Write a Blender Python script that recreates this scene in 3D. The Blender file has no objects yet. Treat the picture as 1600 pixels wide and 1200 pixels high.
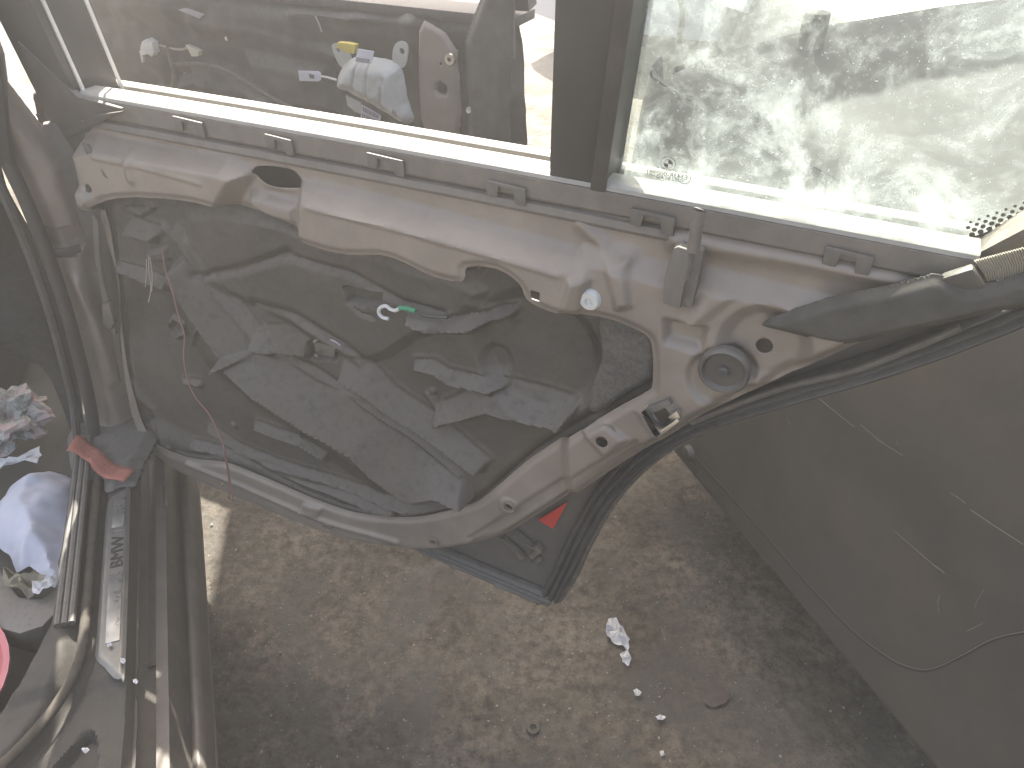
import bpy, bmesh, math, random
import numpy as np
from mathutils import Vector, Matrix, noise as mnoise

random.seed(7); np.random.seed(7)
SC = bpy.context.scene
C = SC.collection
rad = math.radians

# ------------------------------------------------------------------ camera
F, PITCH, H = 1164.0, rad(37.7), 1.32
cam = bpy.data.cameras.new('camera'); camo = bpy.data.objects.new('camera', cam); C.objects.link(camo)
camo.location = (0, 0, H); camo.rotation_euler = (math.pi/2 - PITCH, 0, 0)
cam.sensor_width = 36; cam.lens = 36*F/1600; cam.clip_start = .02; cam.clip_end = 300
SC.camera = camo

# ------------------------------------------------------------------ sky and sun
SUN_AZ = Vector((-.157, .987)).normalized(); SUN_EL = rad(51)
world = bpy.data.worlds.new('World'); SC.world = world; world.use_nodes = True
wn = world.node_tree.nodes; wl = world.node_tree.links
sky = wn.new('ShaderNodeTexSky'); sky.sky_type = 'NISHITA'; sky.sun_disc = False
sky.sun_elevation = SUN_EL; sky.sun_rotation = math.atan2(SUN_AZ.x, SUN_AZ.y)
sky.dust_density = 7.0; sky.ozone_density = .3; sky.air_density = 1.0
wl.new(sky.outputs[0], wn['Background'].inputs[0]); wn['Background'].inputs[1].default_value = .105
sun = bpy.data.lights.new('sun', 'SUN'); suno = bpy.data.objects.new('sun', sun); C.objects.link(suno)
sun.energy = 5.0; sun.angle = rad(.55); sun.color = (1, .95, .87)
sd = Vector((SUN_AZ.x*math.cos(SUN_EL), SUN_AZ.y*math.cos(SUN_EL), math.sin(SUN_EL)))
suno.rotation_euler = sd.to_track_quat('Z', 'Y').to_euler()
suno.location = (0, 6, 8)
vs = SC.view_settings; vs.view_transform = 'Standard'; vs.look = 'None'; vs.exposure = 2.1; vs.gamma = 1
SC.cycles.use_denoising = True
SC.cycles.max_bounces = 6; SC.cycles.diffuse_bounces = 3; SC.cycles.glossy_bounces = 3
SC.cycles.transmission_bounces = 4; SC.cycles.transparent_max_bounces = 12; SC.cycles.volume_bounces = 0
SC.cycles.caustics_reflective = False; SC.cycles.caustics_refractive = False
HAZE_DENSITY = .052

# ------------------------------------------------------------------ frames
cP, sP = math.cos(PITCH), math.sin(PITCH)
def ray(px, py):
    u = (px-800)/F; v = (600-py)/F
    return Vector((u, cP+v*sP, -sP+v*cP))
class Frame:
    """a place in the yard: origin on the ground and heading of its x axis"""
    def __init__(s, ox, oy, ang):
        s.o = Vector((ox, oy, 0)); s.ang = ang
        s.x = Vector((math.cos(ang), math.sin(ang), 0)); s.y = Vector((-math.sin(ang), math.cos(ang), 0))
    def loc(s, w):
        d = Vector(w)-s.o; return Vector((d.dot(s.x), d.dot(s.y), d.z))
    def wor(s, l): return s.o + s.x*l[0] + s.y*l[1] + Vector((0, 0, l[2]))
    def ypl(s, p, y0=0, k=0, zb=1.018):
        o = s.loc((0, 0, H)); d = ray(*p); dl = Vector((d.dot(s.x), d.dot(s.y), d.z))
        t = (y0 + k*(o.z-zb) - o.y)/(dl.y - k*dl.z); return o + dl*t
    def zpl(s, p, z):
        d = ray(*p); return s.loc(Vector((0, 0, H)) + d*((z-H)/d.z))
CAR_A = math.atan2(.356, .935); DOOR_A = math.atan2(-.4239, .9057)
CAR = Frame(-.6083, 1.0014, CAR_A)          # x right of the car, y forward, origin at the sill edge
RD = Frame(-.5756, 1.030, DOOR_A)           # rear door: x along it, y to its outside
FD = Frame(-.985, 2.105, DOOR_A)            # front door
NC = Frame(.351, 1.09, math.atan2(-.932, .362))   # neighbour car: x along its flank, y into... (see below)
ZB = 1.018
KT = .11                                    # the door is thicker low down

# ------------------------------------------------------------------ materials
def nd(t, k, **kw):
    n = t.nodes.new(k)
    for a, b in kw.items(): setattr(n, a, b)
    return n
def M(name, c1, c2=None, rough=.6, metal=0., scale=14., detail=6, bump=0., bscale=160., dust=0., dustc=(.36,.33,.28),
      coat=0., spec=.5, c3=None, s3=4., lo=.35, hi=.65, rvar=.0, sheen=0., edge=0.):
    m = bpy.data.materials.new(name); m.use_nodes = True; t = m.node_tree; L = t.links
    b = t.nodes['Principled BSDF']
    tc = nd(t, 'ShaderNodeTexCoord')
    def noise(sc, de=detail, rough_=.6):
        n = nd(t, 'ShaderNodeTexNoise'); n.inputs['Scale'].default_value = sc; n.inputs['Detail'].default_value = de
        n.inputs['Roughness'].default_value = rough_; L.new(tc.outputs['Object'], n.inputs['Vector']); return n.outputs['Fac']
    def ramp(f, a, c, col1=(0,0,0,1), col2=(1,1,1,1)):
        r = nd(t, 'ShaderNodeValToRGB'); r.color_ramp.elements[0].position = a; r.color_ramp.elements[1].position = c
        r.color_ramp.elements[0].color = col1; r.color_ramp.elements[1].color = col2; L.new(f, r.inputs[0]); return r.outputs[0]
    def mix(f, a, c):
        n = nd(t, 'ShaderNodeMix', data_type='RGBA')
        if hasattr(f, 'is_linked'): L.new(f, n.inputs[0])
        else: n.inputs[0].default_value = f
        for s_, v in ((n.inputs[6], a), (n.inputs[7], c)):
            if hasattr(v, 'is_linked'): L.new(v, s_)
            else: s_.default_value = (*v, 1)
        return n.outputs[2]
    c2 = c2 or tuple(x*.8 for x in c1)
    f1 = noise(scale)
    col = mix(ramp(f1, lo, hi), c1, c2)
    if c3: col = mix(ramp(noise(s3, 8), .5, .66), col, c3)
    if dust:
        g = nd(t, 'ShaderNodeNewGeometry'); sx = nd(t, 'ShaderNodeSeparateXYZ'); L.new(g.outputs['Normal'], sx.inputs[0])
        mr = nd(t, 'ShaderNodeMapRange'); mr.inputs[1].default_value = -.1; mr.inputs[2].default_value = .75
        L.new(sx.outputs['Z'], mr.inputs[0])
        mu = nd(t, 'ShaderNodeMath', operation='MULTIPLY'); L.new(mr.outputs[0], mu.inputs[0]); L.new(ramp(noise(90, 6, .5), .0, .5), mu.inputs[1])
        m2 = nd(t, 'ShaderNodeMath', operation='MULTIPLY', use_clamp=True); L.new(mu.outputs[0], m2.inputs[0]); m2.inputs[1].default_value = dust
        col = mix(m2.outputs[0], col, dustc)
    if edge:      # dusty edges on the liner; painted crease highlights on the bronze paint
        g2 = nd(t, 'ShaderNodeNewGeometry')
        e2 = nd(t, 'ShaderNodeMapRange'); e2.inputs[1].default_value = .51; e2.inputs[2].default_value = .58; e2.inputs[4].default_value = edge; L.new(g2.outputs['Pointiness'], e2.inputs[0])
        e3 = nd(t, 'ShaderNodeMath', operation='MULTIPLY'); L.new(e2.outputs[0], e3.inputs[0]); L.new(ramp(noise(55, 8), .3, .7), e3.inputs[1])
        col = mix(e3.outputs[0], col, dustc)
    L.new(col, b.inputs['Base Color'])
    b.inputs['Roughness'].default_value = rough; b.inputs['Metallic'].default_value = metal
    if rvar:
        mr = nd(t, 'ShaderNodeMapRange'); mr.inputs[3].default_value = rough-rvar; mr.inputs[4].default_value = rough+rvar
        L.new(noise(scale*2.3), mr.inputs[0]); L.new(mr.outputs[0], b.inputs['Roughness'])
    b.inputs['Coat Weight'].default_value = coat; b.inputs['Coat Roughness'].default_value = .15
    b.inputs['Specular IOR Level'].default_value = spec
    b.inputs['Sheen Weight'].default_value = sheen
    if bump:
        bp = nd(t, 'ShaderNodeBump'); bp.inputs['Strength'].default_value = bump; bp.inputs['Distance'].default_value = .002
        L.new(noise(bscale, 4), bp.inputs['Height']); L.new(bp.outputs[0], b.inputs['Normal'])
    return m

paint = M('bronze_paint', (.290,.245,.200), (.215,.182,.150), rough=.40, metal=.12, scale=12, coat=.1, bump=.05, bscale=500, dust=.3, dustc=(.34,.29,.24), c3=(.215,.18,.15), s3=7, rvar=.1, edge=.55)  # edge lightens convex creases in place of specular highlights
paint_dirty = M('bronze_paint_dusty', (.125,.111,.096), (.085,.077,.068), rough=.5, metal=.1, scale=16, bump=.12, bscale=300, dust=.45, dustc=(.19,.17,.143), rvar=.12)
liner = M('liner_fleece', (.046,.038,.030), (.029,.025,.020), rough=.65, scale=18, bump=.6, bscale=520, dust=.85, dustc=(.150,.134,.113), c3=(.075,.058,.042), edge=.6, s3=6)
foam = M('liner_foam', (.115,.105,.09), (.065,.06,.052), rough=.9, scale=260, bump=.9, bscale=500, dust=.35)
rubber = M('seal_rubber', (.075,.072,.066), (.05,.048,.045), rough=.55, scale=40, bump=.1, dust=.5, dustc=(.24,.22,.19))
rubber_pale = M('seal_rubber_dusty', (.17,.15,.125), (.11,.098,.085), rough=.7, scale=60, bump=.15, dust=.4, dustc=(.27,.235,.19))
belt_face = M('belt_face', (.200,.175,.148), (.155,.137,.117), rough=.55, scale=40, dust=.2)
rubber_gl = M('belt_rubber', (.34,.325,.29), (.27,.26,.23), rough=.33, scale=50, dust=.5, dustc=(.55,.52,.46))  # sunlit sheen of the black seal put into a pale base colour
black = M('black_trim', (.045,.043,.04), (.032,.031,.03), rough=.45, scale=30, dust=.3, dustc=(.2,.19,.17), bump=.08)
plastic = M('grey_plastic', (.095,.085,.074), (.066,.060,.052), rough=.5, scale=22, dust=.5, dustc=(.26,.24,.21), bump=.15, bscale=380)
clipm = M('clip_plastic', (.165,.15,.13), (.13,.12,.105), rough=.55, scale=60)
chrome = M('zinc_metal', (.62,.60,.55), (.45,.43,.38), rough=.28, metal=.9, scale=60)
white = M('white_plastic', (.75,.74,.70), (.62,.61,.57), rough=.45, scale=40)
concrete = None
carpet = M('carpet', (.055,.052,.045), (.038,.036,.031), rough=.95, scale=90, bump=.6, bscale=600, dust=.25, dustc=(.16,.15,.12))
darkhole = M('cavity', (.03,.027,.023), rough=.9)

# ------------------------------------------------------------------ object helpers
def tag(o, label=None, cat=None, group=None, kind=None):
    for k, v in (('label', label), ('category', cat), ('group', group), ('kind', kind)):
        if v: o[k] = v
    return o
def empty(name, loc=(0,0,0), rz=0, parent=None):
    o = bpy.data.objects.new(name, None); C.objects.link(o); o.location = loc; o.rotation_euler = (0, 0, rz)
    o.parent = parent; o.empty_display_size = .05; return o
def mk(name, verts, faces, mat, parent=None, smooth=True, bevel=0, solid=0, autosm=None):
    me = bpy.data.meshes.new(name); me.from_pydata([tuple(v) for v in verts], [], faces)
    bm = bmesh.new(); bm.from_mesh(me); bmesh.ops.recalc_face_normals(bm, faces=bm.faces) if not solid else None
    if bevel:
        bmesh.ops.bevel(bm, geom=[e for e in bm.edges if e.is_manifold and e.calc_face_angle(0) > .5], offset=bevel, segments=2, affect='EDGES', profile=.6, clamp_overlap=True)
    bm.to_mesh(me); bm.free()
    mats = mat if isinstance(mat, (list, tuple)) else [mat]
    for m in mats: me.materials.append(m)
    if smooth:
        me.polygons.foreach_set('use_smooth', [True]*len(me.polygons))
        if autosm is None: autosm = rad(38)
        if autosm: me.set_sharp_from_angle(angle=autosm)
    o = bpy.data.objects.new(name, me); C.objects.link(o); o.parent = parent
    if solid:
        md = o.modifiers.new('thickness', 'SOLIDIFY'); md.thickness = abs(solid); md.offset = -1 if solid > 0 else 1
    return o
def box(name, x0, x1, y0, y1, z0, z1, mat, parent=None, bevel=.002):
    v = [(x, y, z) for x in (x0, x1) for y in (y0, y1) for z in (z0, z1)]
    f = [(0,1,3,2), (4,6,7,5), (0,4,5,1), (2,3,7,6), (0,2,6,4), (1,5,7,3)]
    return mk(name, v, f, mat, parent, bevel=bevel)
def prism(name, pts, offs, mat, parent=None, bevel=.0015, smooth=True):
    """a closed outline (3D points) given thickness by the vector offs"""
    n = len(pts); offs = Vector(offs); a = [Vector(p) for p in pts]; b = [p+offs for p in a]
    f = [tuple(range(n))[::-1], tuple(range(n, 2*n))] + [(i, (i+1) % n, n+(i+1) % n, n+i) for i in range(n)]
    return mk(name, a+b, f, mat, parent, bevel=bevel, smooth=smooth)
def catmull(pts, n=8, closed=False):
    P = [Vector(p) for p in pts]; out = []; m = len(P)
    rng = range(m) if closed else range(m-1)
    for i in rng:
        if closed: p0, p1, p2, p3 = P[i-1], P[i], P[(i+1) % m], P[(i+2) % m]
        else: p0, p1, p2, p3 = P[max(i-1, 0)], P[i], P[i+1], P[min(i+2, m-1)]
        for k in range(n):
            t = k/n
            out.append(.5*((2*p1) + (p2-p0)*t + (2*p0-5*p1+4*p2-p3)*t*t + (3*p1-p0-3*p2+p3)*t**3))
    if not closed: out.append(P[-1])
    return out
def sweep(name, path, prof, up, mat, parent=None, scale=None, autosm=None):
    """sweep a closed 2D profile (side, up) along a path"""
    path = [Vector(p) for p in path]; up = Vector(up); V = []; n = len(prof)
    for i, p in enumerate(path):
        t = (path[min(i+1, len(path)-1)] - path[max(i-1, 0)]).normalized()
        sd_ = t.cross(up).normalized(); u = sd_.cross(t).normalized()
        k = scale(i/(len(path)-1)) if scale else 1
        for a, b in prof: V.append(p + sd_*a*k + u*b*k)
    f = []
    for i in range(len(path)-1):
        for j in range(n):
            f.append((i*n+j, i*n+(j+1) % n, (i+1)*n+(j+1) % n, (i+1)*n+j))
    f.append(tuple(range(n))[::-1]); f.append(tuple(range((len(path)-1)*n, len(path)*n)))
    return mk(name, V, f, mat, parent, autosm=autosm)
def circ(r, n=8, ry=None): return [(r*math.cos(2*math.pi*i/n), (ry or r)*math.sin(2*math.pi*i/n)) for i in range(n)]
def tube(name, path, r, mat, parent=None, n=8, up=(0,.3,1), smoothn=6, scale=None):
    return sweep(name, catmull(path, smoothn) if smoothn else path, circ(r, n), up, mat, parent, scale)
def lathe(name, prof, origin, axis, mat, parent=None, n=28, rot=0):
    """revolve (radius, height) pairs about axis at origin"""
    ax = Vector(axis).normalized(); a = ax.orthogonal().normalized(); b = ax.cross(a); o = Vector(origin); V = []; m = len(prof)
    for i in range(n):
        q = 2*math.pi*i/n + rot
        for r, h in prof: V.append(o + a*r*math.cos(q) + b*r*math.sin(q) + ax*h)
    f = [(i*m+j, ((i+1) % n)*m+j, ((i+1) % n)*m+j+1, i*m+j+1) for i in range(n) for j in range(m-1)]
    return mk(name, V, f, mat, parent)
def text_mesh(name, s, size, mp, mat, parent=None, ext=.0006, space=1.0):
    cu = bpy.data.curves.new('t', 'FONT'); cu.body = s; cu.size = size; cu.extrude = ext; cu.align_x = 'CENTER'; cu.space_character = space; cu.resolution_u = 3
    to = bpy.data.objects.new('t', cu); C.objects.link(to); bpy.context.view_layer.update()
    me = bpy.data.meshes.new_from_object(to.evaluated_get(bpy.context.evaluated_depsgraph_get()))
    bpy.data.objects.remove(to); me.name = name
    for v in me.vertices: v.co = Vector(mp(v.co.x, v.co.y, v.co.z))
    me.materials.clear(); me.materials.append(mat)
    o = bpy.data.objects.new(name, me); C.objects.link(o); o.parent = parent; return o

# ------------------------------------------------------------------ pressed sheets
def sdf_poly(P, Q, poly):
    d = np.full(P.shape, 1e9); ins = np.zeros(P.shape, bool); n = len(poly)
    for i in range(n):
        ax, ay = poly[i]; bx, by = poly[(i+1) % n]
        ex, ey = bx-ax, by-ay; wx, wy = P-ax, Q-ay
        t = np.clip((wx*ex+wy*ey)/(ex*ex+ey*ey+1e-12), 0, 1)
        d = np.minimum(d, (wx-ex*t)**2+(wy-ey*t)**2)
        c = ((ay <= Q) & (by > Q)) | ((by <= Q) & (ay > Q))
        xx = ax + (Q-ay)/(by-ay+1e-12)*(bx-ax)
        ins ^= c & (P < xx)
    d = np.sqrt(d); return np.where(ins, -d, d)
def sdf_line(P, Q, pts):
    d = np.full(P.shape, 1e9)
    for (ax, ay), (bx, by) in zip(pts[:-1], pts[1:]):
        ex, ey = bx-ax, by-ay; wx, wy = P-ax, Q-ay
        t = np.clip((wx*ex+wy*ey)/(ex*ex+ey*ey+1e-12), 0, 1)
        d = np.minimum(d, (wx-ex*t)**2+(wy-ey*t)**2)
    return np.sqrt(d)
def smst(x, a, b):
    t = np.clip((x-a)/(b-a), 0, 1); return t*t*(3-2*t)
def lin(x, a, b, e=.14):
    t = np.clip((x-a)/(b-a), 0, 1); k = 2*e*(1-e)
    return np.where(t < e, t*t/k, np.where(t > 1-e, 1-(1-t)**2/k, (t-e/2)/(1-e)))
def rnd2(poly, n=4):
    return [(v.x, v.y) for v in catmull([(p[0], p[1], 0) for p in poly], n, True)]
def vnoise(P, Q, sc, seed=0):
    """cheap smooth value noise on arrays"""
    r = np.random.RandomState(seed); G = r.rand(64, 64)
    x = P*sc+31; y = Q*sc+17; xi = np.floor(x).astype(int); yi = np.floor(y).astype(int); fx = x-xi; fy = y-yi
    fx = fx*fx*(3-2*fx); fy = fy*fy*(3-2*fy)
    g = lambda a, b: G[a % 64, b % 64]
    return (g(xi,yi)*(1-fx)+g(xi+1,yi)*fx)*(1-fy) + (g(xi,yi+1)*(1-fx)+g(xi+1,yi+1)*fx)*fy - .5
def sheet(name, outline, hfun, mapf, step, mat, parent=None, holes=(), solid=0):
    o = np.array(outline); p0, q0 = o.min(0)-step; p1, q1 = o.max(0)+step
    nx = int((p1-p0)/step)+2; ny = int((q1-q0)/step)+2
    xs = p0+np.arange(nx)*step; ys = q0+np.arange(ny)*step; P, Q = np.meshgrid(xs, ys)
    f = sdf_poly(P, Q, outline); 
    fo = f.copy()
    for h in holes: f = np.maximum(f, -sdf_poly(P, Q, h))
    f = np.where(np.abs(f) < step*.02, -step*.02, f)
    Hh = hfun(P, Q, fo)
    used = {}; V = []; late = []
    def vid(j, i):
        k = (j, i)
        if k not in used: used[k] = len(V); V.append(mapf(P[j,i], Q[j,i], Hh[j,i]))
        return used[k]
    def eid(a, b):
        k = (a, b) if a < b else (b, a)
        if k not in used:
            fa, fb = f[k[0]], f[k[1]]; t = fa/(fa-fb); A, B = k
            l = lambda X: X[A]*(1-t)+X[B]*t
            used[k] = len(V); late.append((len(V), l(P), l(Q))); V.append(None)
        return used[k]
    ins = f < 0; faces = []
    cnt = ins[:-1,:-1].astype(int)+ins[1:,:-1]+ins[:-1,1:]+ins[1:,1:]
    for j, i in zip(*np.nonzero(cnt)):
        cs = [(j,i), (j,i+1), (j+1,i+1), (j+1,i)]
        if cnt[j,i] == 4: faces.append([vid(*c) for c in cs]); continue
        pl = []
        for a, b in zip(cs, cs[1:]+cs[:1]):
            if ins[a]: pl.append(vid(*a))
            if ins[a] != ins[b]: pl.append(eid(a, b))
        if len(pl) >= 3: faces.append(pl)
    if late:
        lp = np.array([[a[1]] for a in late]); lq = np.array([[a[2]] for a in late]); lh = hfun(lp, lq, np.minimum(sdf_poly(lp, lq, outline), 0))
        for (i, p, q), hh in zip(late, lh[:, 0]): V[i] = mapf(p, q, hh)
    me_o = mk(name, V, faces, mat, parent, solid=solid, autosm=rad(50))
    return me_o
def feat(P, Q, poly, h, w, smooth=0):
    """a raised (or sunk) plateau with a sloping edge of width w"""
    if smooth: poly = rnd2(poly, smooth)
    return h*lin(-sdf_poly(P, Q, poly), -w/2, w/2)
def ridge(P, Q, pts, h, w):
    d = sdf_line(P, Q, pts); return h*np.exp(-(d/w)**2)
def disc(P, Q, c, r, h, w): return h*lin(r-np.hypot(P-c[0], Q-c[1]), -w/2, w/2)
def circle(c, r, n=22): return [(c[0]+r*math.cos(2*math.pi*i/n), c[1]+r*math.sin(2*math.pi*i/n)) for i in range(n)]

# ================================================================== ground
def make_ground():
    m = bpy.data.materials.new('yard_concrete'); m.use_nodes = True; t = m.node_tree; L = t.links; b = t.nodes['Principled BSDF']
    tc = nd(t, 'ShaderNodeTexCoord')
    def noise(sc, de=8, ro=.65, dist=0):
        n = nd(t, 'ShaderNodeTexNoise'); n.inputs['Scale'].default_value = sc; n.inputs['Detail'].default_value = de
        n.inputs['Roughness'].default_value = ro; n.inputs['Distortion'].default_value = dist; L.new(tc.outputs['Object'], n.inputs['Vector']); return n.outputs['Fac']
    def ramp(f, els):
        r = nd(t, 'ShaderNodeValToRGB'); e = r.color_ramp.elements
        while len(e) < len(els): e.new(.5)
        for x, (p, c) in zip(e, els): x.position = p; x.color = (*c, 1)
        L.new(f, r.inputs[0]); return r.outputs[0]
    def mixc(f, a, c, bt='MIX'):
        n = nd(t, 'ShaderNodeMix', data_type='RGBA'); n.blend_type = bt
        if hasattr(f, 'is_linked'): L.new(f, n.inputs[0])
        else: n.inputs[0].default_value = f
        L.new(a, n.inputs[6]); 
        if hasattr(c, 'is_linked'): L.new(c, n.inputs[7])
        else: n.inputs[7].default_value = (*c, 1)
        return n.outputs[2]
    base = ramp(noise(3.2, 10, .68, .4), [(.32, (.060,.050,.038)), (.5, (.122,.106,.084)), (.68, (.225,.198,.160))])
    fine = ramp(noise(40, 10, .8), [(.38, (.38,.36,.33)), (.58, (1.22,1.2,1.15))])
    base = mixc(1.0, base, fine, 'MULTIPLY')
    oil = ramp(noise(4.2, 10, .72, 1.0), [(.47, (0,0,0)), (.63, (.9,.9,.9))])
    base = mixc(oil, base, (.064,.059,.048))
    moss = ramp(noise(7.7, 9, .72, .2), [(.56, (0,0,0)), (.72, (.55,.55,.55))])
    base = mixc(moss, base, (.085,.088,.060))
    spk = ramp(noise(150, 3, .6), [(.68, (0,0,0)), (.72, (.9,.9,.9))])
    base = mixc(spk, base, (.42,.39,.34))
    blk = ramp(noise(95, 4, .6), [(.70, (0,0,0)), (.735, (.8,.8,.8))])
    base = mixc(blk, base, (.04,.035,.03))
    pale = ramp(noise(2.1, 8, .7, 1.2), [(.58, (0,0,0)), (.74, (.6,.6,.6))])
    base = mixc(pale, base, (.25,.228,.195))
    L.new(base, b.inputs['Base Color']); b.inputs['Roughness'].default_value = .85
    mr = nd(t, 'ShaderNodeMapRange'); mr.inputs[3].default_value = .92; mr.inputs[4].default_value = .5; L.new(oil, mr.inputs[0]); L.new(mr.outputs[0], b.inputs['Roughness'])
    bp = nd(t, 'ShaderNodeBump'); bp.inputs['Strength'].default_value = 1.0; bp.inputs['Distance'].default_value = .006
    ad = nd(t, 'ShaderNodeMath', operation='ADD'); L.new(noise(60, 8, .7), ad.inputs[0]); L.new(noise(9, 6, .6), ad.inputs[1])
    L.new(ad.outputs[0], bp.inputs['Height']); L.new(bp.outputs[0], b.inputs['Normal'])
    # one sheet, finer near the camera
    xs = sorted(set([-80,-40,-20,-10,-6,-4,-3] + [round(-2+.05*i, 3) for i in range(81)] + [3,4,6,10,20,40,80]))
    ys = sorted(set([-80,-40,-20,-10,-5,-2,-1] + [round(-.5+.05*i, 3) for i in range(60)] + [3,4,5,6,8,10,20,40,80]))
    V = [(x, y, .006*(mnoise.noise(Vector((x*2.2, y*2.2, 3.1))))) for y in ys for x in xs]
    nx = len(xs); fcs = [(j*nx+i, j*nx+i+1, (j+1)*nx+i+1, (j+1)*nx+i) for j in range(len(ys)-1) for i in range(nx-1)]
    g = mk('ground', V, fcs, m); tag(g, kind='structure')
make_ground()

# ================================================================== the stripped car
car = empty('stripped_car', (CAR.o.x, CAR.o.y, 0), CAR_A)
tag(car, 'stripped bronze car at the left, its bare open rear door filling the picture', 'car')
def car_child(name, fr, label=None):
    l = CAR.loc(fr.o); e = empty(name, l, fr.ang-CAR_A, car)
    if label: e['label'] = label
    return e
rdoor = car_child('rear_door', RD, 'rear door without its trim, dark liner showing inside the bronze frame')
fdoor = car_child('front_door', FD, 'stripped front door seen through the rear door window')

# ---------------------------------------------------------------- rear door: painted inner panel
def T(p, y0=0.): v = RD.ypl(p, y0, KT, ZB); return (v.x, v.z)
def TP(pts, y0=0.): return [T(p, y0) for p in pts]
def Tmap(y0):
    return lambda p, q, h: (p, y0 + KT*(q-ZB) - h, q)
def T3(p, d=0.):
    """point on the door face, d metres towards the cabin"""
    v = RD.ypl(p, -d, KT, ZB); return Vector((v.x, v.y, v.z))
PX = 1/1000.
panel_out = [(128,168),(300,198),(500,232),(860,298),(1200,364),(1480,424),(1500,440),(1475,470),(1400,512),(1290,562),(1180,612),(1095,652),(1045,684),(1000,708),(940,747),(880,788),(815,830),(770,853),(720,866),(672,871),(620,867),(547,855),(467,828),(355,781),(303,759),(253,731),(215,690),(196,650),(184,590),(174,520),(168,440),(158,390),(146,345),(138,300),(128,250),(118,205)]
liner_px = [(160,318),(205,298),(300,301),(365,316),(430,340),(500,370),(560,384),(610,384),(648,396),(690,416),(735,424),(742,402),(790,404),(826,428),(838,452),(868,468),(905,478),(955,486),(1006,506),(1026,528),(1028,588),(1018,604),(978,626),(922,660),(830,720),(765,775),(735,793),(690,805),(650,812),(600,812),(545,803),(480,780),(390,741),(345,726),(292,719),(245,700),(220,668),(205,620),(192,560),(182,490),(176,420),(168,365)]
hole_oblong = rnd2(TP([(397,266),(408,259),(450,263),(466,273),(472,292),(432,293),(412,285)]))
lin_poly = rnd2(TP(liner_px), 3)
def inset(poly, d):
    n = len(poly); out = []; A = sum(poly[i][0]*poly[(i+1) % n][1]-poly[(i+1) % n][0]*poly[i][1] for i in range(n)); sg = 1 if A > 0 else -1
    for i in range(n):
        a, b = Vector(poly[i-1]), Vector(poly[(i+1) % n]); t = (b-a).normalized()
        out.append((poly[i][0]-sg*t.y*d, poly[i][1]+sg*t.x*d))
    return out
panel_poly = rnd2(TP(panel_out), 3)
hole_pts = [((1195,538),.0085),((950,673),.0075),((795,792),.0065),((677,847),.0055),((511,823),.006),((346,756),.006),((154,311),.0065),((162,284),.006)]
def panel_h(P, Q, f):
    # rolled edge
    h = -.022*(1-smst(-f, 0, .022))**1.6
    # flange going in at the liner opening
    dl = sdf_poly(P, Q, lin_poly); h -= .004*(1-smst(dl, .0, .008))
    # shelves: below them the panel stands out towards the cabin
    h += feat(P, Q, TP([(120,228),(160,218),(360,255),(392,268),(352,330),(150,320),(110,300)]), .026, .021)
    h += feat(P, Q, TP([(480,292),(500,300),(700,346),(905,402),(922,425),(905,470),(860,520),(500,440),(476,352)]), .026, .022)
    h += feat(P, Q, TP([(918,392),(960,400),(1050,428),(1105,430),(1290,474),(1400,505),(1250,650),(900,900),(880,600),(900,470)]), .017, .020)
    for cr in ([(168,236),(240,250),(335,276)], [(500,311),(640,346),(780,384),(884,414)], [(195,209),(300,229),(372,250)], [(492,284),(640,320),(780,358),(898,388)]):
        h += ridge(P, Q, TP(cr), .0018, .0028)
    # the step beside the lock pin and the diagonal fold
    h += ridge(P, Q, TP([(908,348),(935,372),(952,392),(985,398)]), .006, .008)
    h += feat(P, Q, TP([(955,402),(985,400),(992,465),(972,470)]), .008, .010)
    h += feat(P, Q, TP([(1120,440),(1150,452),(1090,500),(1075,492)]), .006, .012)
    # upper flange line just under the belt
    h += ridge(P, Q, TP([(190,190),(500,246),(860,312),(1000,345)]), .0035, .004)
    h += ridge(P, Q, TP([(1060,372),(1250,400),(1400,428)]), .010, .012)
    # vertical beads
    h += ridge(P, Q, TP([(222,236),(228,268)]), .005, .007)
    h += feat(P, Q, TP([(396,300),(478,314),(474,350),(425,335),(400,320)]), .012, .012)
    h += ridge(P, Q, TP([(420,303),(470,316),(470,345)]), -.006, .006)
    # sunken seats
    h += feat(P, Q, TP([(1046,490),(1108,503),(1100,536),(1047,522)]), -.012, .010)
    h += disc(P, Q, T((1197,532)), .040, -.014, .018)
    h += feat(P, Q, TP([(918,662),(952,648),(985,672),(952,698)]), .006, .008)
    h += feat(P, Q, TP([(1000,628),(1048,612),(1080,650),(1035,682)]), .003, .008)
    h += disc(P, Q, T((1130,580)), .034, -.006, .008)
    h += disc(P, Q, T((795,792)), .014, .003, .004)
    # lip along the lower rim
    h += ridge(P, Q, TP([(292,724),(381,760),(467,798),(520,818),(620,846)]), .005, .005)
    h += feat(P, Q, TP([(474,786),(505,792),(498,806),(470,799)]), .005, .006)
    h += feat(P, Q, TP([(730,842),(930,716),(1000,676),(1010,690),(930,738),(740,856)]), -.006, .008)
    # hinge-side face: bosses
    h += disc(P, Q, T((156,306)), .019, .010, .010)
    h += vnoise(P, Q, 16, 4)*.0012 + vnoise(P, Q, 70, 5)*.0002
    return h
holes = [inset(lin_poly, .002), hole_oblong] + [circle(T(p), r) for p, r in hole_pts]
sq = T((850,446)); holes.append([(sq[0]-.006, sq[1]-.006), (sq[0]+.006, sq[1]-.006), (sq[0]+.006, sq[1]+.006), (sq[0]-.006, sq[1]+.006)])
holes.append(TP([(1012,634),(1046,620),(1066,648),(1032,672)]))
inner_panel = sheet('inner_panel', panel_poly, panel_h, Tmap(0), .0025, paint, rdoor, holes, solid=.0018)
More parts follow.
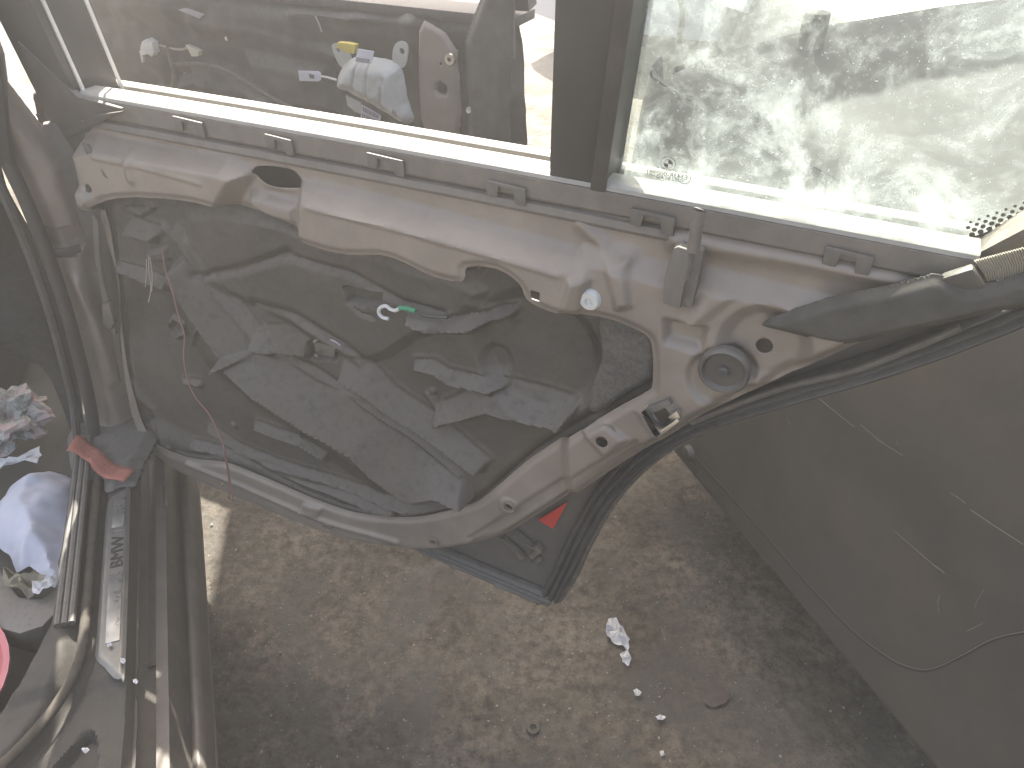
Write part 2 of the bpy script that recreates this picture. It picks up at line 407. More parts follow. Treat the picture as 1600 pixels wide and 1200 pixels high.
# ---------------------------------------------------------------- rear door: liner
LY = .02
def TL(pts): return TP(pts, .012)
def wedge(P, Q, U, L, h, w=.009):
    """a shelf that leans out from its upper line to its lower line and ends there in a sharp step"""
    du, dl_ = sdf_line(P, Q, U), sdf_line(P, Q, L); sd_ = sdf_poly(P, Q, list(U)+list(L)[::-1])
    return h*du/(du+dl_+1e-9)*lin(-sd_, -w, 0) + h*np.exp(-(dl_/.003)**2)*lin(sd_, -.002, 0)*0
def liner_h(P, Q, f):
    h = .010 + .004*lin(-f, .016, .030) - .004*np.exp(-((f+.018)/.004)**2)
    R = lambda pts, hh, w: ridge(P, Q, TL(pts), hh, w)
    Fe = lambda pts, hh, w, s=2: feat(P, Q, TL(pts), hh, w, s)
    Wd = lambda U, L, hh, w=.009: wedge(P, Q, TL(U), TL(L), hh, w)
    # broad sunken and raised fields
    h -= .010*smst(-sdf_poly(P, Q, TL([(260,440),(330,560),(470,670),(600,760),(700,770),(560,790),(330,715),(230,660),(200,520),(210,430)])), -.01, .03)
    h += Fe([(300,330),(450,345),(640,410),(760,450),(700,500),(650,520),(570,560),(470,500),(400,470),(330,425)], .009, .016)
    h += R([(310,428),(380,416),(450,392),(460,388)], -.006, .006)
    h += R([(455,392),(560,422),(640,466),(700,482)], -.006, .005)
    h += R([(405,470),(470,485),(545,530),(580,560)], -.008, .007)
    h += Fe([(546,441),(552,440),(604,452),(606,470),(600,474),(556,466)], -.016, .003, 1)
    h += R([(553,463),(575,482),(592,488)], -.004, .0025)
    h += Fe([(490,528),(500,526),(534,536),(530,560),(492,556)], -.018, .004, 1)
    h += disc(P, Q, T((845,545), LY), .078, -.014, .020)
    h += disc(P, Q, T((778,560), LY), .018, -.006, .010)  # round dent modelled after a lens ghost
    # diagonal crash beam and its shelves
    h += Wd([(300,402),(345,460),(403,542)], [(280,420),(318,482),(369,550)], .026)
    h += Wd([(292,350),(320,390),(360,444),(440,536)], [(282,358),(308,400),(348,456),(426,544)], .014)
    h += Wd([(405,548),(450,560),(500,592),(552,612),(640,672),(722,738)], [(370,552),(420,600),(500,652),(570,690),(600,722),(655,760),(700,752),(736,772)], .034)
    h += Wd([(548,550),(590,560),(625,600),(700,655),(766,710)], [(545,582),(590,607),(620,632),(690,682),(752,726)], .020)
    h += R([(552,612),(600,645),(640,672),(722,736)], .006, .0030)
    h += R([(440,548),(500,575),(560,615)], -.006, .006)
    # right hand folds
    h += Wd([(652,478),(700,488),(750,484),(803,479)], [(652,491),(690,507),(740,507),(800,487)], .016)
    h += Wd([(656,556),(685,557),(707,572),(780,589),(790,593)], [(658,566),(688,575),(712,592),(770,601),(788,599)], .014)
    h += Wd([(700,622),(735,606),(785,592),(840,606),(902,625)], [(688,652),(730,643),(770,630),(830,645),(884,654)], .020)
    h += R([(672,612),(684,632),(696,652)], .006, .004) + R([(905,628),(880,655)], .006, .003)
    h += R([(742,470),(770,482),(800,500)], .004, .006)
    # left hand clutter
    h += R([(196,318),(222,312),(246,320),(226,332),(198,322)], .006, .0028)
    h += Wd([(216,338),(262,352)], [(206,359),(246,369)], .016)
    h += R([(262,352),(290,382),(300,400)], .006, .004)
    h += Fe([(236,392),(266,384),(272,402),(240,402)], .008, .004, 1)
    h += Wd([(188,404),(240,418),(264,430)], [(188,414),(236,434),(262,446)], .012)
    h += R([(262,512),(270,498),(286,506),(288,522),(272,528),(262,512)], .007, .003)
    h += disc(P, Q, T((274,514), LY), .011, -.014, .005)
    h += R([(298,538),(318,505)], .006, .003)
    h += R([(212,600),(240,640),(262,690)], .006, .008)
    h += Wd([(425,503),(470,503),(498,516)], [(410,530),(440,541),(490,545)], .014)
    h += Wd([(288,592),(312,595)], [(288,597),(312,602)], .008)
    # lower beads
    h += Wd([(302,688),(420,722),(560,772),(620,790)], [(304,697),(420,731),(558,781),(618,799)], .010)
    h += Wd([(328,664),(372,694),(430,718),(560,757),(650,786),(716,772)], [(326,674),(370,704),(428,728),(558,767),(652,796),(718,782)], .010)
    h += Wd([(403,660),(470,682),(512,704)], [(401,668),(468,692),(506,716)], .012)
    h += R([(440,642),(470,650),(474,680)], .005, .005)
    h += disc(P, Q, T((274,694), LY), .007, .005, .004) + disc(P, Q, T((368,662), LY), .005, .004, .004) + disc(P, Q, T((684,602), LY), .004, .004, .003)
    h += vnoise(P, Q, 9, 1)*.008 + vnoise(P, Q, 24, 2)*.0025 + vnoise(P, Q, 150, 3)*.0004
    return h
liner_o = sheet('sound_liner', inset(lin_poly, -.014), liner_h, Tmap(LY), .0023, liner, rdoor)
# foam block edge sits on the liner as its own pad
pad_px = [(935,500),(985,508),(1018,524),(1020,586),(1008,600),(972,620),(934,646),(918,640),(925,600),(940,560)]
sheet('foam_pad', rnd2(TP(pad_px, -.006), 3), lambda P, Q, f: .004*smst(-f, 0, .006)+vnoise(P, Q, 30, 8)*.004+vnoise(P, Q, 220, 9)*.0016-.003,
      Tmap(-.004), .0034, foam, rdoor)

# ---------------------------------------------------------------- rear door: outer skin and its lower corner
SY = .060
skin_px = [(1560,505),(1480,543),(1400,572),(1300,600),(1180,634),(1100,662),(1028,700),(970,748),(926,812),(896,878),(866,934),(845,938),(700,874),(560,808),(420,750),(200,640),(100,480),(90,300),(60,140),(1560,420)]
def S3(p, d=0.): v = RD.ypl(p, SY-d, .05, ZB); return Vector((v.x, v.y, v.z))
skin_poly = [(S3(p).x, S3(p).z) for p in skin_px]
skin_m = M('skin_inside', (.155,.135,.118), (.125,.11,.097), rough=.5, metal=.1, scale=18, dust=.4, dustc=(.25,.22,.19), bump=.06)
def skin_h(P, Q, f):
    return .010*(1-smst(-f, 0, .006)) + vnoise(P, Q, 20, 6)*.001
sheet('outer_skin', skin_poly, skin_h, lambda p, q, h: (p, SY+.05*(q-ZB)-h, q), .006, skin_m, rdoor, solid=-.004)
# rubber edge seals that follow the skin
def lobes(w, h, n=3):
    pr = []
    for i in range(24):
        t = i/23; pr.append((-w/2+w*t, h*(.35+.65*abs(math.sin(math.pi*n*t)))))
    return pr + [(w/2, -.004), (-w/2, -.004)]
seal_path = catmull([S3(p, .012) for p in [(1640,462),(1585,489),(1530,512),(1450,543),(1350,577),(1240,610),(1125,646),(1048,680),(986,726),(940,780),(906,840),(880,895),(862,930)]], 8)
sweep('edge_seal', seal_path, [(-a, b) for a, b in lobes(.030, .012, 3)], (0,-1,0), rubber, rdoor)
edge2 = catmull([S3(p, .002) for p in [(1600,492),(1520,524),(1440,559),(1340,592),(1240,623),(1130,659),(1058,692),(1000,736),(954,790),(920,850),(898,898),(874,936)]], 8)
sweep('edge_lip', edge2, circ(.006, 8, .008), (0,-1,0), rubber_pale, rdoor)
ridge3 = catmull([S3(p, .030) for p in [(1500,512),(1420,546),(1330,580),(1230,604),(1150,632),(1080,660)]], 8)
sweep('edge_bead', ridge3, circ(.004, 8), (0,-1,0), rubber_pale, rdoor)
bpath = [S3(p, .010) for p in [(862,934),(780,900),(690,862),(560,806)]]
sweep('bottom_seal', bpath, [(-a, b) for a, b in lobes(.022, .010, 2)], (0,-1,0), rubber, rdoor)
bpath2 = [S3(p, .004) for p in [(858,944),(770,908),(680,868),(560,815)]]
sweep('bottom_lip', bpath2, circ(.005, 8), (0,-1,0), rubber_pale, rdoor)
red = M('red_reflector', (.78,.07,.05), (.66,.05,.04), rough=.3, scale=200, coat=.4)
prism('reflector', [S3(p, .010) for p in [(889,781),(842,810),(866,824)]], (0, -.004, 0), red, rdoor, bevel=.001)
# sprung metal bracket in the corner
prism('corner_bracket', [S3(p, .008) for p in [(806,826),(834,848),(842,846),(850,856),(836,868),(830,862),(838,854),(806,832)]], (0, -.010, 0), chrome, rdoor, bevel=.0012)
prism('corner_bracket', [S3(p, .008) for p in [(784,836),(790,838),(824,868),(816,870)]], (0, -.008, 0), chrome, rdoor, bevel=.001)
prism('corner_tab', [S3(p, .008) for p in [(832,874),(842,868),(848,872),(836,884)]], (0, -.006, 0), chrome, rdoor, bevel=.001)

# ---------------------------------------------------------------- rear door: belt line
def belt(name, prof, mat, s0=-.012, s1=1.078, parent=rdoor):
    n = 14
    path = [Vector((s0+(s1-s0)*i/n, .0, ZB + .003*math.sin(math.pi*i/n))) for i in range(n+1)]
    return sweep(name, path, prof, (0,0,1), mat, parent)
# profile coordinates: (side = towards the cabin, up)
belt('belt_seal_top', [(.006,-.004),(.005,.000),(.001,.003),(-.024,.003),(-.032,.000),(-.034,-.004)], rubber_gl)
belt('belt_seal', [(.004,-.030),(.0075,-.026),(.0075,-.0045),(-.034,-.0045),(-.036,-.016),(-.004,-.020)], belt_face)
belt('belt_seal_foot', [(.008,-.044),(.010,-.040),(.008,-.033),(.0,-.031),(-.004,-.034),(.0,-.044)], belt_face)
belt('window_slot', [(-.037,-.040),(-.036,-.030),(-.066,-.030),(-.068,-.040)], black, -.02, 1.09)
belt('outer_belt_strip', [(-.060,-.030),(-.059,-.006),(-.063,-.003),(-.074,-.004),(-.080,-.010),(-.082,-.050),(-.072,-.050)], rubber_gl, -.03, 1.09)
belt('glass_run_lip', [(-.050,-.026),(-.049,-.014),(-.052,-.012),(-.056,-.016),(-.056,-.026)], belt_face, -.02, 1.08)
# clips below the belt
def clip(pa, pb):
    a = RD.ypl(pa, -.014, 0); b = RD.ypl(pb, -.014, 0); V = []; w = .0072
    for c in (a, b):
        V.append(c.x)
    z = (a.z+b.z)/2; x0, x1 = V
    pts = [(x0-w, z+.008), (x1+w, z+.006), (x1+w, z-.013), (x1-w*.7, z-.013), (x1-w, z+.001), (x0+w, z+.003), (x0+w*.7, z-.010), (x0-w, z-.009)]
    return prism('seal_clip', [(x, -.009, zz) for x, zz in pts], (0, -.0035, 0), clipm, rdoor, bevel=.0012)
for pa, pb in [((276,193),(308,199)), ((420,220),(447,228)), ((580,250),(620,260)), ((768,295),(810,304)), ((994,340),(1042,350)), ((1300,402),(1350,411)), ((1545,448),(1575,454))][:6]:
    clip(pa, pb)

# ---------------------------------------------------------------- rear door: window frame and quarter glass
LEAN = -.15
def G3(p, y0=0.): v = RD.ypl(p, y0, LEAN, ZB); return Vector((v.x, v.y, v.z))
def lean(x, y0, z): return Vector((x, y0 + LEAN*(z-ZB), z))
def post(name, bl, br, tl, tr, ztop, mat, y0, y1, bev=.004):
    """leaning post: bottom and top corners (x) at the belt and at ztop"""
    V = []
    for y in (y0, y1):
        V += [lean(bl, y, ZB-.012), lean(br, y, ZB-.012), lean(tr, y, ztop), lean(tl, y, ztop)]
    f = [(0,1,2,3), (7,6,5,4), (0,4,5,1), (1,5,6,2), (2,6,7,3), (3,7,4,0)]
    return mk(name, V, f, mat, rdoor, bevel=bev)
bl, br = G3((858,272)).x, G3((942,290)).x; tl, tr = G3((868,0)).x, G3((985,0)).x; zt = G3((900,0)).z
k = (1.42-ZB)/(zt-ZB)
bar_m = M('bar_black', (.075,.073,.07), (.055,.054,.05), rough=.4, scale=8, dust=.2)
post('window_bar', bl, br, bl+(tl-bl)*k, br+(tr-br)*k, 1.42, bar_m, -.004, .060)
post('bar_edge_trim', br-.012, br+.004, br-.012+(tr-br)*k, br+.004+(tr-br)*k, 1.42, plastic, -.008, -.004, .001)
# front window frame
highlightm = M('highlight_white', (.75,.74,.7), rough=.3)  # white strips painted as specular lines on the frame
fl, ft = G3((128,140)).x, G3((65,0)).x; zf = G3((90,0)).z; kf = (1.42-ZB)/(zf-ZB)
post('front_frame', fl-.085, fl-.004, fl-.085+(ft-fl)*kf, fl-.004+(ft-fl)*kf, 1.42, bar_m, -.012, .06)
post('frame_highlight', fl-.004, fl-.0005, fl-.004+(ft-fl)*kf, fl-.0005+(ft-fl)*kf, 1.42, highlightm, .0, .005, .001)
post('frame_highlight', fl+.008, fl+.011, fl+.008+(ft-fl)*kf, fl+.011+(ft-fl)*kf, 1.42, highlightm, .050, .055, .001)
# mirror-side triangle between frame foot and panel
prism('frame_foot', [G3(p, -.004) for p in [(130,148),(200,166),(150,200),(122,250),(114,245),(74,160),(36,60)]], (0, -.010, 0), plastic, rdoor, bevel=.003)
prism('frame_foot_cover', [G3(p, -.016) for p in [(196,172),(150,196),(112,214),(104,206),(150,178)]], (0, -.006, 0), rubber, rdoor, bevel=.002)
# header rail
sweep('header_rail', [lean(-.20, .02, 1.43), lean(.5, .02, 1.45), lean(1.05, .02, 1.43), lean(1.40, .02, 1.37)], [(-.03,-.025),(.03,-.025),(.03,.025),(-.03,.025)], (0,0,1), bar_m, rdoor)
# rear rail of the quarter window
ra, rb = G3((1512,384)), G3((1640,334)); rdir = (rb-ra).normalized()
rail_path = [lean(1.045, .03, ZB-.030), lean(1.085, .03, ZB-.012), ra+rdir*.06+Vector((.0,.02,-.016)), ra+rdir*.22+Vector((0,.02,-.02)), lean(1.40, .03, 1.34)]
sweep('rear_rail', rail_path, [(-.028,-.022),(.012,-.022),(.022,-.004),(.022,.008),(-.028,.008)], (-.5,0,1), rubber_pale, rdoor)
# quarter glass
GY = .050
def gl(p): v = RD.ypl(p, GY, LEAN, ZB); return (v.x, v.z)
gb0, gb1, gr = gl((948,272)), gl((1514,374)), gl((1640,330))
dirx = (gr[0]-gb1[0], gr[1]-gb1[1]); kk = (1.40-gb1[1])/dirx[1]
gpoly = [gb0, gb1, gr, (min(gb1[0]+dirx[0]*kk, 1.42), 1.40), (gb0[0]+.05, 1.40)]
def glass_mats():
    m = bpy.data.materials.new('dirty_glass'); m.use_nodes = True; t = m.node_tree; L = t.links; t.nodes.remove(t.nodes['Principled BSDF'])
    out = t.nodes['Material Output']; tc = nd(t, 'ShaderNodeTexCoord')
    def noise(sc, de=6, ro=.6, di=0.):
        n = nd(t, 'ShaderNodeTexNoise'); n.inputs['Scale'].default_value = sc; n.inputs['Detail'].default_value = de; n.inputs['Roughness'].default_value = ro
        n.inputs['Distortion'].default_value = di; L.new(tc.outputs['Object'], n.inputs['Vector']); return n.outputs['Fac']
    def mrange(f, a, b_, c, d):
        n = nd(t, 'ShaderNodeMapRange'); n.interpolation_type = 'SMOOTHSTEP'
        for i_, v in enumerate((a, b_, c, d)): n.inputs[1+i_].default_value = v
        L.new(f, n.inputs[0]); return n.outputs[0]
    def math_(op, a, b_):
        n = nd(t, 'ShaderNodeMath', operation=op, use_clamp=True)
        for i_, v in enumerate((a, b_)):
            if hasattr(v, 'is_linked'): L.new(v, n.inputs[i_])
            else: n.inputs[i_].default_value = v
        return n.outputs[0]
    blot = mrange(noise(13, 9, .66, .5), .44, .66, .0, .62)
    fine = mrange(noise(60, 9, .75, .2), .46, .72, .0, .34)
    spk = mrange(noise(430, 2, .5), .66, .72, 0, .5)
    sp2 = nd(t, 'ShaderNodeSeparateXYZ'); L.new(tc.outputs['Object'], sp2.inputs[0])
    # grime gathers in a band along the lower edge of the pane
    edge = mrange(sp2.outputs['Z'], 1.025, 1.055, .35, .0)
    f = math_('ADD', math_('ADD', blot, fine), math_('ADD', spk, edge)); f = math_('ADD', f, .10)
    tr = nd(t, 'ShaderNodeBsdfTransparent'); tr.inputs[0].default_value = (.86,.93,.90,1)
    tl_ = nd(t, 'ShaderNodeBsdfTranslucent'); tl_.inputs[0].default_value = (.315,.355,.345,1)
    df = nd(t, 'ShaderNodeBsdfDiffuse'); df.inputs[0].default_value = (.40,.43,.42,1)
    m1 = nd(t, 'ShaderNodeMixShader'); m1.inputs[0].default_value = .42; L.new(tl_.outputs[0], m1.inputs[1]); L.new(df.outputs[0], m1.inputs[2])
    m2 = nd(t, 'ShaderNodeMixShader'); L.new(f, m2.inputs[0]); L.new(tr.outputs[0], m2.inputs[1]); L.new(m1.outputs[0], m2.inputs[2])
    gs = nd(t, 'ShaderNodeBsdfGlossy'); gs.inputs['Roughness'].default_value = .04
    fr = nd(t, 'ShaderNodeFresnel'); fr.inputs[0].default_value = 1.45
    fm = math_('MULTIPLY', fr.outputs[0], .8)
    m3 = nd(t, 'ShaderNodeMixShader'); L.new(fm, m3.inputs[0]); L.new(m2.outputs[0], m3.inputs[1]); L.new(gs.outputs[0], m3.inputs[2])
    L.new(m3.outputs[0], out.inputs[0])
    c = bpy.data.materials.new('glass_back'); c.use_nodes = True; t2 = c.node_tree; t2.nodes.remove(t2.nodes['Principled BSDF'])
    tr2 = nd(t2, 'ShaderNodeBsdfTransparent'); tr2.inputs[0].default_value = (.97,.99,.98,1); t2.links.new(tr2.outputs[0], t2.nodes['Material Output'].inputs[0])
    return m, c
dglass, gback = glass_mats()
def glass_pane():
    n = len(gpoly); a = [lean(x, GY, z) for x, z in gpoly]; b = [lean(x, GY+.004, z) for x, z in gpoly]
    me = bpy.data.meshes.new('quarter_glass')
    me.from_pydata(a+b, [], [tuple(range(n)), tuple(range(n, 2*n))[::-1]] + [(i, n+i, n+(i+1) % n, (i+1) % n) for i in range(n)])
    me.materials.append(dglass); me.materials.append(gback)
    for p in me.polygons: p.material_index = 0 if p.index == 0 else 1
    o = bpy.data.objects.new('quarter_glass', me); C.objects.link(o); o.parent = rdoor; o['label'] = 'dusty fixed quarter glass behind the window bar'
    return o
glass = glass_pane()
# dotted ceramic border on the sloping rear edge of the pane
def frit():
    V = []; Fc = []; e0 = Vector((gb1[0], gb1[1])); d = Vector(dirx).normalized(); nrm = Vector((-d.y, d.x))
    L_ = Vector(dirx).length*kk*.9
    for row in range(4):
        s = .004 + (row % 2)*.0035
        r = [.0026,.0023,.0019,.0014][row]
        while s < L_:
            c = e0 + d*s + nrm*(.004+row*.0042); b0 = len(V)
            for q in range(8):
                a = 2*math.pi*q/8; x, z = c.x+r*math.cos(a), c.y+r*math.sin(a); V.append(lean(x, GY-.0012, z))
            Fc.append(tuple(range(b0, b0+8))); s += .007
    b0 = len(V)
    for t_, w in ((0, .002), (L_, .002), (L_, -.03), (0, -.03)):
        c = e0 + d*t_ + nrm*w; V.append(lean(c.x, GY-.0012, c.y))
    Fc.append((b0, b0+1, b0+2, b0+3))
    o = mk('frit_dots', V, Fc, M('frit', (.16,.145,.12), rough=.6), rdoor, smooth=False); o['kind'] = 'stuff'
frit()
# pale zigzag strip standing in for sunlight cast through the frit dots
def sun_dapples():
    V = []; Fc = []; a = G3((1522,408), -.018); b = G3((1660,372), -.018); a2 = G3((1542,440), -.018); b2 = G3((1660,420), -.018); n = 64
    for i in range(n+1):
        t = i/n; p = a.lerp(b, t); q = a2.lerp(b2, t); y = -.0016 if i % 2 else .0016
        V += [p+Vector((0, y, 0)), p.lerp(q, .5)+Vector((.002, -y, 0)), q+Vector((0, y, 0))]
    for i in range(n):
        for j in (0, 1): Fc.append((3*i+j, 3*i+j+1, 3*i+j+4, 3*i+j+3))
    mk('sun_dapple_strip', V, Fc, M('sun_dapple', (.66,.61,.50), (.55,.50,.40), rough=.7), rdoor, smooth=False, solid=.0012)
sun_dapples()
# dark rubber flap along the rear of the frame
flap_px = [(1188,513),(1206,500),(1290,470),(1400,448),(1455,434),(1476,438),(1510,452),(1560,446),(1640,425),(1640,480),(1560,492),(1490,508),(1420,520),(1368,532),(1312,542),(1255,530),(1215,520)]
flapm = M('flap_rubber', (.105,.097,.086), (.075,.07,.063), rough=.9, scale=30, bump=.25, spec=.15)
def flap():
    poly = [(RD.ypl(p, -.030, 0).x, RD.ypl(p, -.030, 0).z) for p in flap_px]
    def h(P, Q, f): return .009*smst(-f, 0, .010) + vnoise(P, Q, 14, 11)*.003
    o = sheet('frame_flap', rnd2(poly, 2), h, lambda p, q, hh: (p, -.024-hh, q), .0022, flapm, rdoor, solid=.004)
flap()
prism('frame_end_cap', [G3(p, -.016) for p in [(1470,426),(1520,410),(1536,436),(1538,444),(1508,456),(1482,446)]], (0,-.012,0), plastic, rdoor, bevel=.003)
# ---------------------------------------------------------------- rear door: small fittings
DN = Vector((0, -1, -.0))          # towards the cabin
c0 = T3((1131,580), .020)
lathe('grommet', [(.0,-.001),(.0195,-.001),(.0205,.001),(.022,.004),(.0245,.0045),(.0265,.002),(.027,-.002),(.026,-.010)], c0, DN, plastic, rdoor)
lathe('grommet_core', [(.0,.006),(.005,.006),(.006,.002)], c0, DN, rubber, rdoor, 16)
c1 = T3((923,467), .016)
lathe('cover_screw', [(.0,.004),(.004,.004),(.0045,.007),(.010,.0065),(.0125,.003),(.013,-.006)], c1, DN, white, rdoor)
# rings round the trim-clip holes
for p, r in (((795,792), .0095), ((950,673), .010), ((511,823), .008), ((677,847), .0075)):
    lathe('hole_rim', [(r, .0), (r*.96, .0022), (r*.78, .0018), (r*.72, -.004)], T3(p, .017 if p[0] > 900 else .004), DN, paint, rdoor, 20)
# dark sheet behind the holes, painted as shade inside the door
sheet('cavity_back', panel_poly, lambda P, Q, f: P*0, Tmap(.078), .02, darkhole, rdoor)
# square clip in its cut-out
cl = [T3(p, .020) for p in [(1008,637),(1012,634),(1036,672),(1066,650),(1062,646),(1037,664)]]
prism('latch_clip', cl, (0, -.010, 0), chrome, rdoor, bevel=.001)
prism('latch_clip_tab', [T3(p, .020) for p in [(1046,646),(1060,636),(1066,646),(1052,650)]], (0, -.008, 0), chrome, rdoor, bevel=.001)
prism('latch_clip_pad', [T3(p, .018) for p in [(1010,634),(1046,620),(1052,628),(1016,644)]], (0, -.006, 0), clipm, rdoor, bevel=.001)
# lock pin with its sleeve and box
prism('lock_box', [T3(p, .014) for p in [(1058,378),(1066,376),(1084,382),(1080,420),(1074,440),(1068,474),(1040,464),(1042,430)]], (0, -.014, 0), belt_face, rdoor, bevel=.003)
prism('lock_box_side', [T3(p, .014) for p in [(1090,380),(1104,386),(1094,438),(1084,476),(1066,472),(1068,440),(1080,424)]], (0, -.010, 0), rubber_pale, rdoor, bevel=.003)
tube('lock_rod', [T3((1072,436), .040), T3((1080,395), .044), T3((1088,345), .047)], .0032, clipm, rdoor, smoothn=3)
lk = [T3((1083,392), .046), T3((1087,365), .048), T3((1092,332), .050), T3((1093,327), .050)]
tube('lock_knob', lk, .0065, belt_face, rdoor, n=14, smoothn=5, scale=lambda t: .92 if t < .93 else .7)
# hook of the release cable with its green sleeve
hk = [T3(p, .012) for p in [(607,498),(598,496),(592,489),(594,481),(603,478),(610,483),(618,485),(625,481)]]
tube('cable_hook', hk, .0024, white, rdoor)
tube('cable_sleeve', [T3(p, .012) for p in [(624,481),(636,482),(649,486)]], .0030, M('green_sleeve', (.06,.34,.17), rough=.45), rdoor)
tube('release_cable', [T3(p, .010) for p in [(649,486),(668,494),(700,496)]], .0022, black, rdoor)
# thin wires hanging out of the liner
pink = M('pink_wire', (.36,.17,.165), (.28,.13,.125), rough=.5)
palew = M('pale_wire', (.42,.37,.33), rough=.5)
tube('pink_wire', [T3(p, .022) for p in [(254,392),(258,420),(268,450),(278,490),(288,523),(287,555),(292,590),(305,620),(325,645),(338,670),(350,700),(357,735),(364,782)]], .0011, pink, rdoor)
tube('pink_wire', [T3(p, .024) for p in [(350,705),(356,740),(358,780)]], .0010, pink, rdoor)
for pts in ([(232,400),(233,425),(236,450),(232,472)], [(234,402),(238,430),(237,455)], [(229,405),(229,430),(227,448)]):
    tube('wire_strand', [T3(p, .022) for p in pts], .0008, palew, rdoor)
# latch mechanism glimpsed in the slot
prism('latch_plate', [T3(p, -.012) for p in [(492,532),(528,538),(524,556),(496,552)]], (0,-.004,0), rubber_pale, rdoor, bevel=.001)
tube('latch_spring', [T3(p, .0) for p in [(490,534),(500,530),(520,532),(532,540)]], .0014, chrome, rdoor)
box_ = T3((498,552), .0); lathe('latch_pin', [(.0,.006),(.003,.006),(.003,-.004)], box_, DN, chrome, rdoor, 10)
# hinge-side strip and drain tab
prism('hinge_strip', [T3(p, .006) for p in [(148,330),(158,345),(160,400),(166,440),(178,480),(186,520),(180,524),(170,490),(160,450),(152,400)]], (0,-.006,0), paint_dirty, rdoor, bevel=.002)
prism('hinge_tab', [T3(p, .010) for p in [(166,470),(178,470),(186,500),(180,512),(168,504)]], (0,-.010,0), paint_dirty, rdoor, bevel=.003)
prism('frame_wedge', [T3(p, .020) for p in [(132,222),(140,224),(186,290),(178,294),(150,262)]], (0,-.006,0), rubber, rdoor, bevel=.002)

# ================================================================== B-pillar, sill and cabin edge of the car
def CP(p, y0=.03): v = CAR.ypl(p, y0); return Vector((v.x, v.y, v.z))
def cpoly(px, y0=.03): return [(CP(p, y0).x, CP(p, y0).z) for p in px]
pil_px = [(-80,30),(0,122),(50,186),(98,246),(110,262),(118,300),(138,350),(150,430),(168,500),(188,600),(205,650),(216,684),(220,700),(156,702),(150,650),(134,580),(104,480),(66,380),(30,290),(-80,90)]
PILY = .05
def pil_h(P, Q, f):
    h = -.018*(1-smst(-f, 0, .03))**1.5
    h += feat(P, Q, cpoly([(62,362),(118,360),(128,385),(112,400),(78,404)], PILY), -.026, .010)
    h += ridge(P, Q, cpoly([(120,440),(150,500),(170,560),(180,598)], PILY), .010, .010)
    h += feat(P, Q, cpoly([(152,668),(216,668),(218,700),(152,702)], PILY), .010, .012)
    h += vnoise(P, Q, 16, 21)*.004
    return h
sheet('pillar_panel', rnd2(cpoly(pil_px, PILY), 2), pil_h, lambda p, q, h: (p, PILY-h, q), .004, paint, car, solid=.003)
pseal = catmull([CP(p, PILY-.012) for p in [(-80,70),(20,270),(56,352),(96,460),(124,560),(142,640),(150,700)]], 8)
sweep('pillar_seal', pseal, circ(.010, 10, .008), (0,-1,0), black, car)
pseal2 = catmull([CP(p, PILY-.004) for p in [(-80,100),(0,290),(36,372),(72,470),(100,570),(116,640),(120,700)]], 8)
sweep('pillar_trim_edge', pseal2, circ(.007, 8), (0,-1,0), rubber, car)
trim_px = [(-200,80),(-60,110),(10,290),(46,372),(84,470),(112,570),(128,640),(132,705),(112,690),(80,600),(20,560),(-200,540)]
sheet('pillar_trim', rnd2(cpoly(trim_px, .07), 2), lambda P, Q, f: .02*smst(-f, 0, .05)+vnoise(P, Q, 9, 31)*.03, lambda p, q, h: (p, .085-h, q), .008, carpet, car)
prism('striker_pocket', [CP(p, PILY-.004) for p in [(82,388),(104,386),(124,380),(128,392),(112,400),(88,402)]], (0,-.004,0), black, car, bevel=.002)
# near-white ledge and tab added for sun glare beside the pillar
fl_px = [(-40,-10),(8,84),(52,148),(84,196),(101,240),(98,247),(70,222),(20,160),(-40,90)]
glarem = M('glare_white', (.80,.78,.72), (.7,.68,.62), rough=.3, scale=10)
prism('glare_wedge', [CAR.zpl(p, .90) for p in fl_px], (0, 0, -.02), glarem, car, bevel=.002)
prism('glare_tab', [CAR.zpl(p, .86) for p in [(107,256),(117,256),(118,266),(113,270),(109,268)]], (0, 0, -.01), glarem, car, bevel=.001)
prism('pillar_upper', [(-.20,.03,.93), (-.078,.03,.93), (-.045,.03,1.06), (-.035,.03,1.25), (-.06,.03,1.42), (-.27,.03,1.42)], (0, .05, 0), black, car, bevel=.004)  # unseen upper pillar, added and widened to shade the rear sill
box('roof_shade_slab', -.80, -.012, .30, 1.6, 1.36, 1.42, paint, car, bevel=.02)  # unseen roof slab, made over-wide to shade the cabin floor
# filler panel added between pillar and hinges to block sun on the sill
box('hinge_filler', -.030, .030, .060, .075, .335, .97, rubber, car, bevel=.003)
# sill: pressed steel with steps; x across the car, y along it
def bend(y): return -3.2*np.maximum(0, -.40-y)**2
def sill_h(P, Q, f):
    x = P
    z = .300 + .018*np.exp(-((x+.012)/.007)**2)*.3
    z = z - .010*np.exp(-((x+.023)/.004)**2)
    z = z + .055*smst(-x, .024, .034) 
    z = z - .030*smst(-x, .050, .056)
    z = z - .05*smst(x, -.004, .004)
    return z + vnoise(P, Q, 12, 41)*.003 + vnoise(P, Q, 50, 42)*.0012
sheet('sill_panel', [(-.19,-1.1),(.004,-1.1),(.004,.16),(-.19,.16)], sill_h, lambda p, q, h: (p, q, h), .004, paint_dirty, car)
prof = [(.004,.255),(.000,.245),(-.024,.20),(-.055,.13),(-.10,.10)]
V = [(x, y, z) for y in (-1.1, .16) for x, z in prof]; n = len(prof)
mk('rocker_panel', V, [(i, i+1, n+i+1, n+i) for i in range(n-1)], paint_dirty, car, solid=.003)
sillpl = M('sill_plastic', (.060,.055,.048), (.036,.034,.030), rough=.7, scale=26, dust=.35, dustc=(.12,.111,.095), bump=.3, bscale=320, spec=.3)
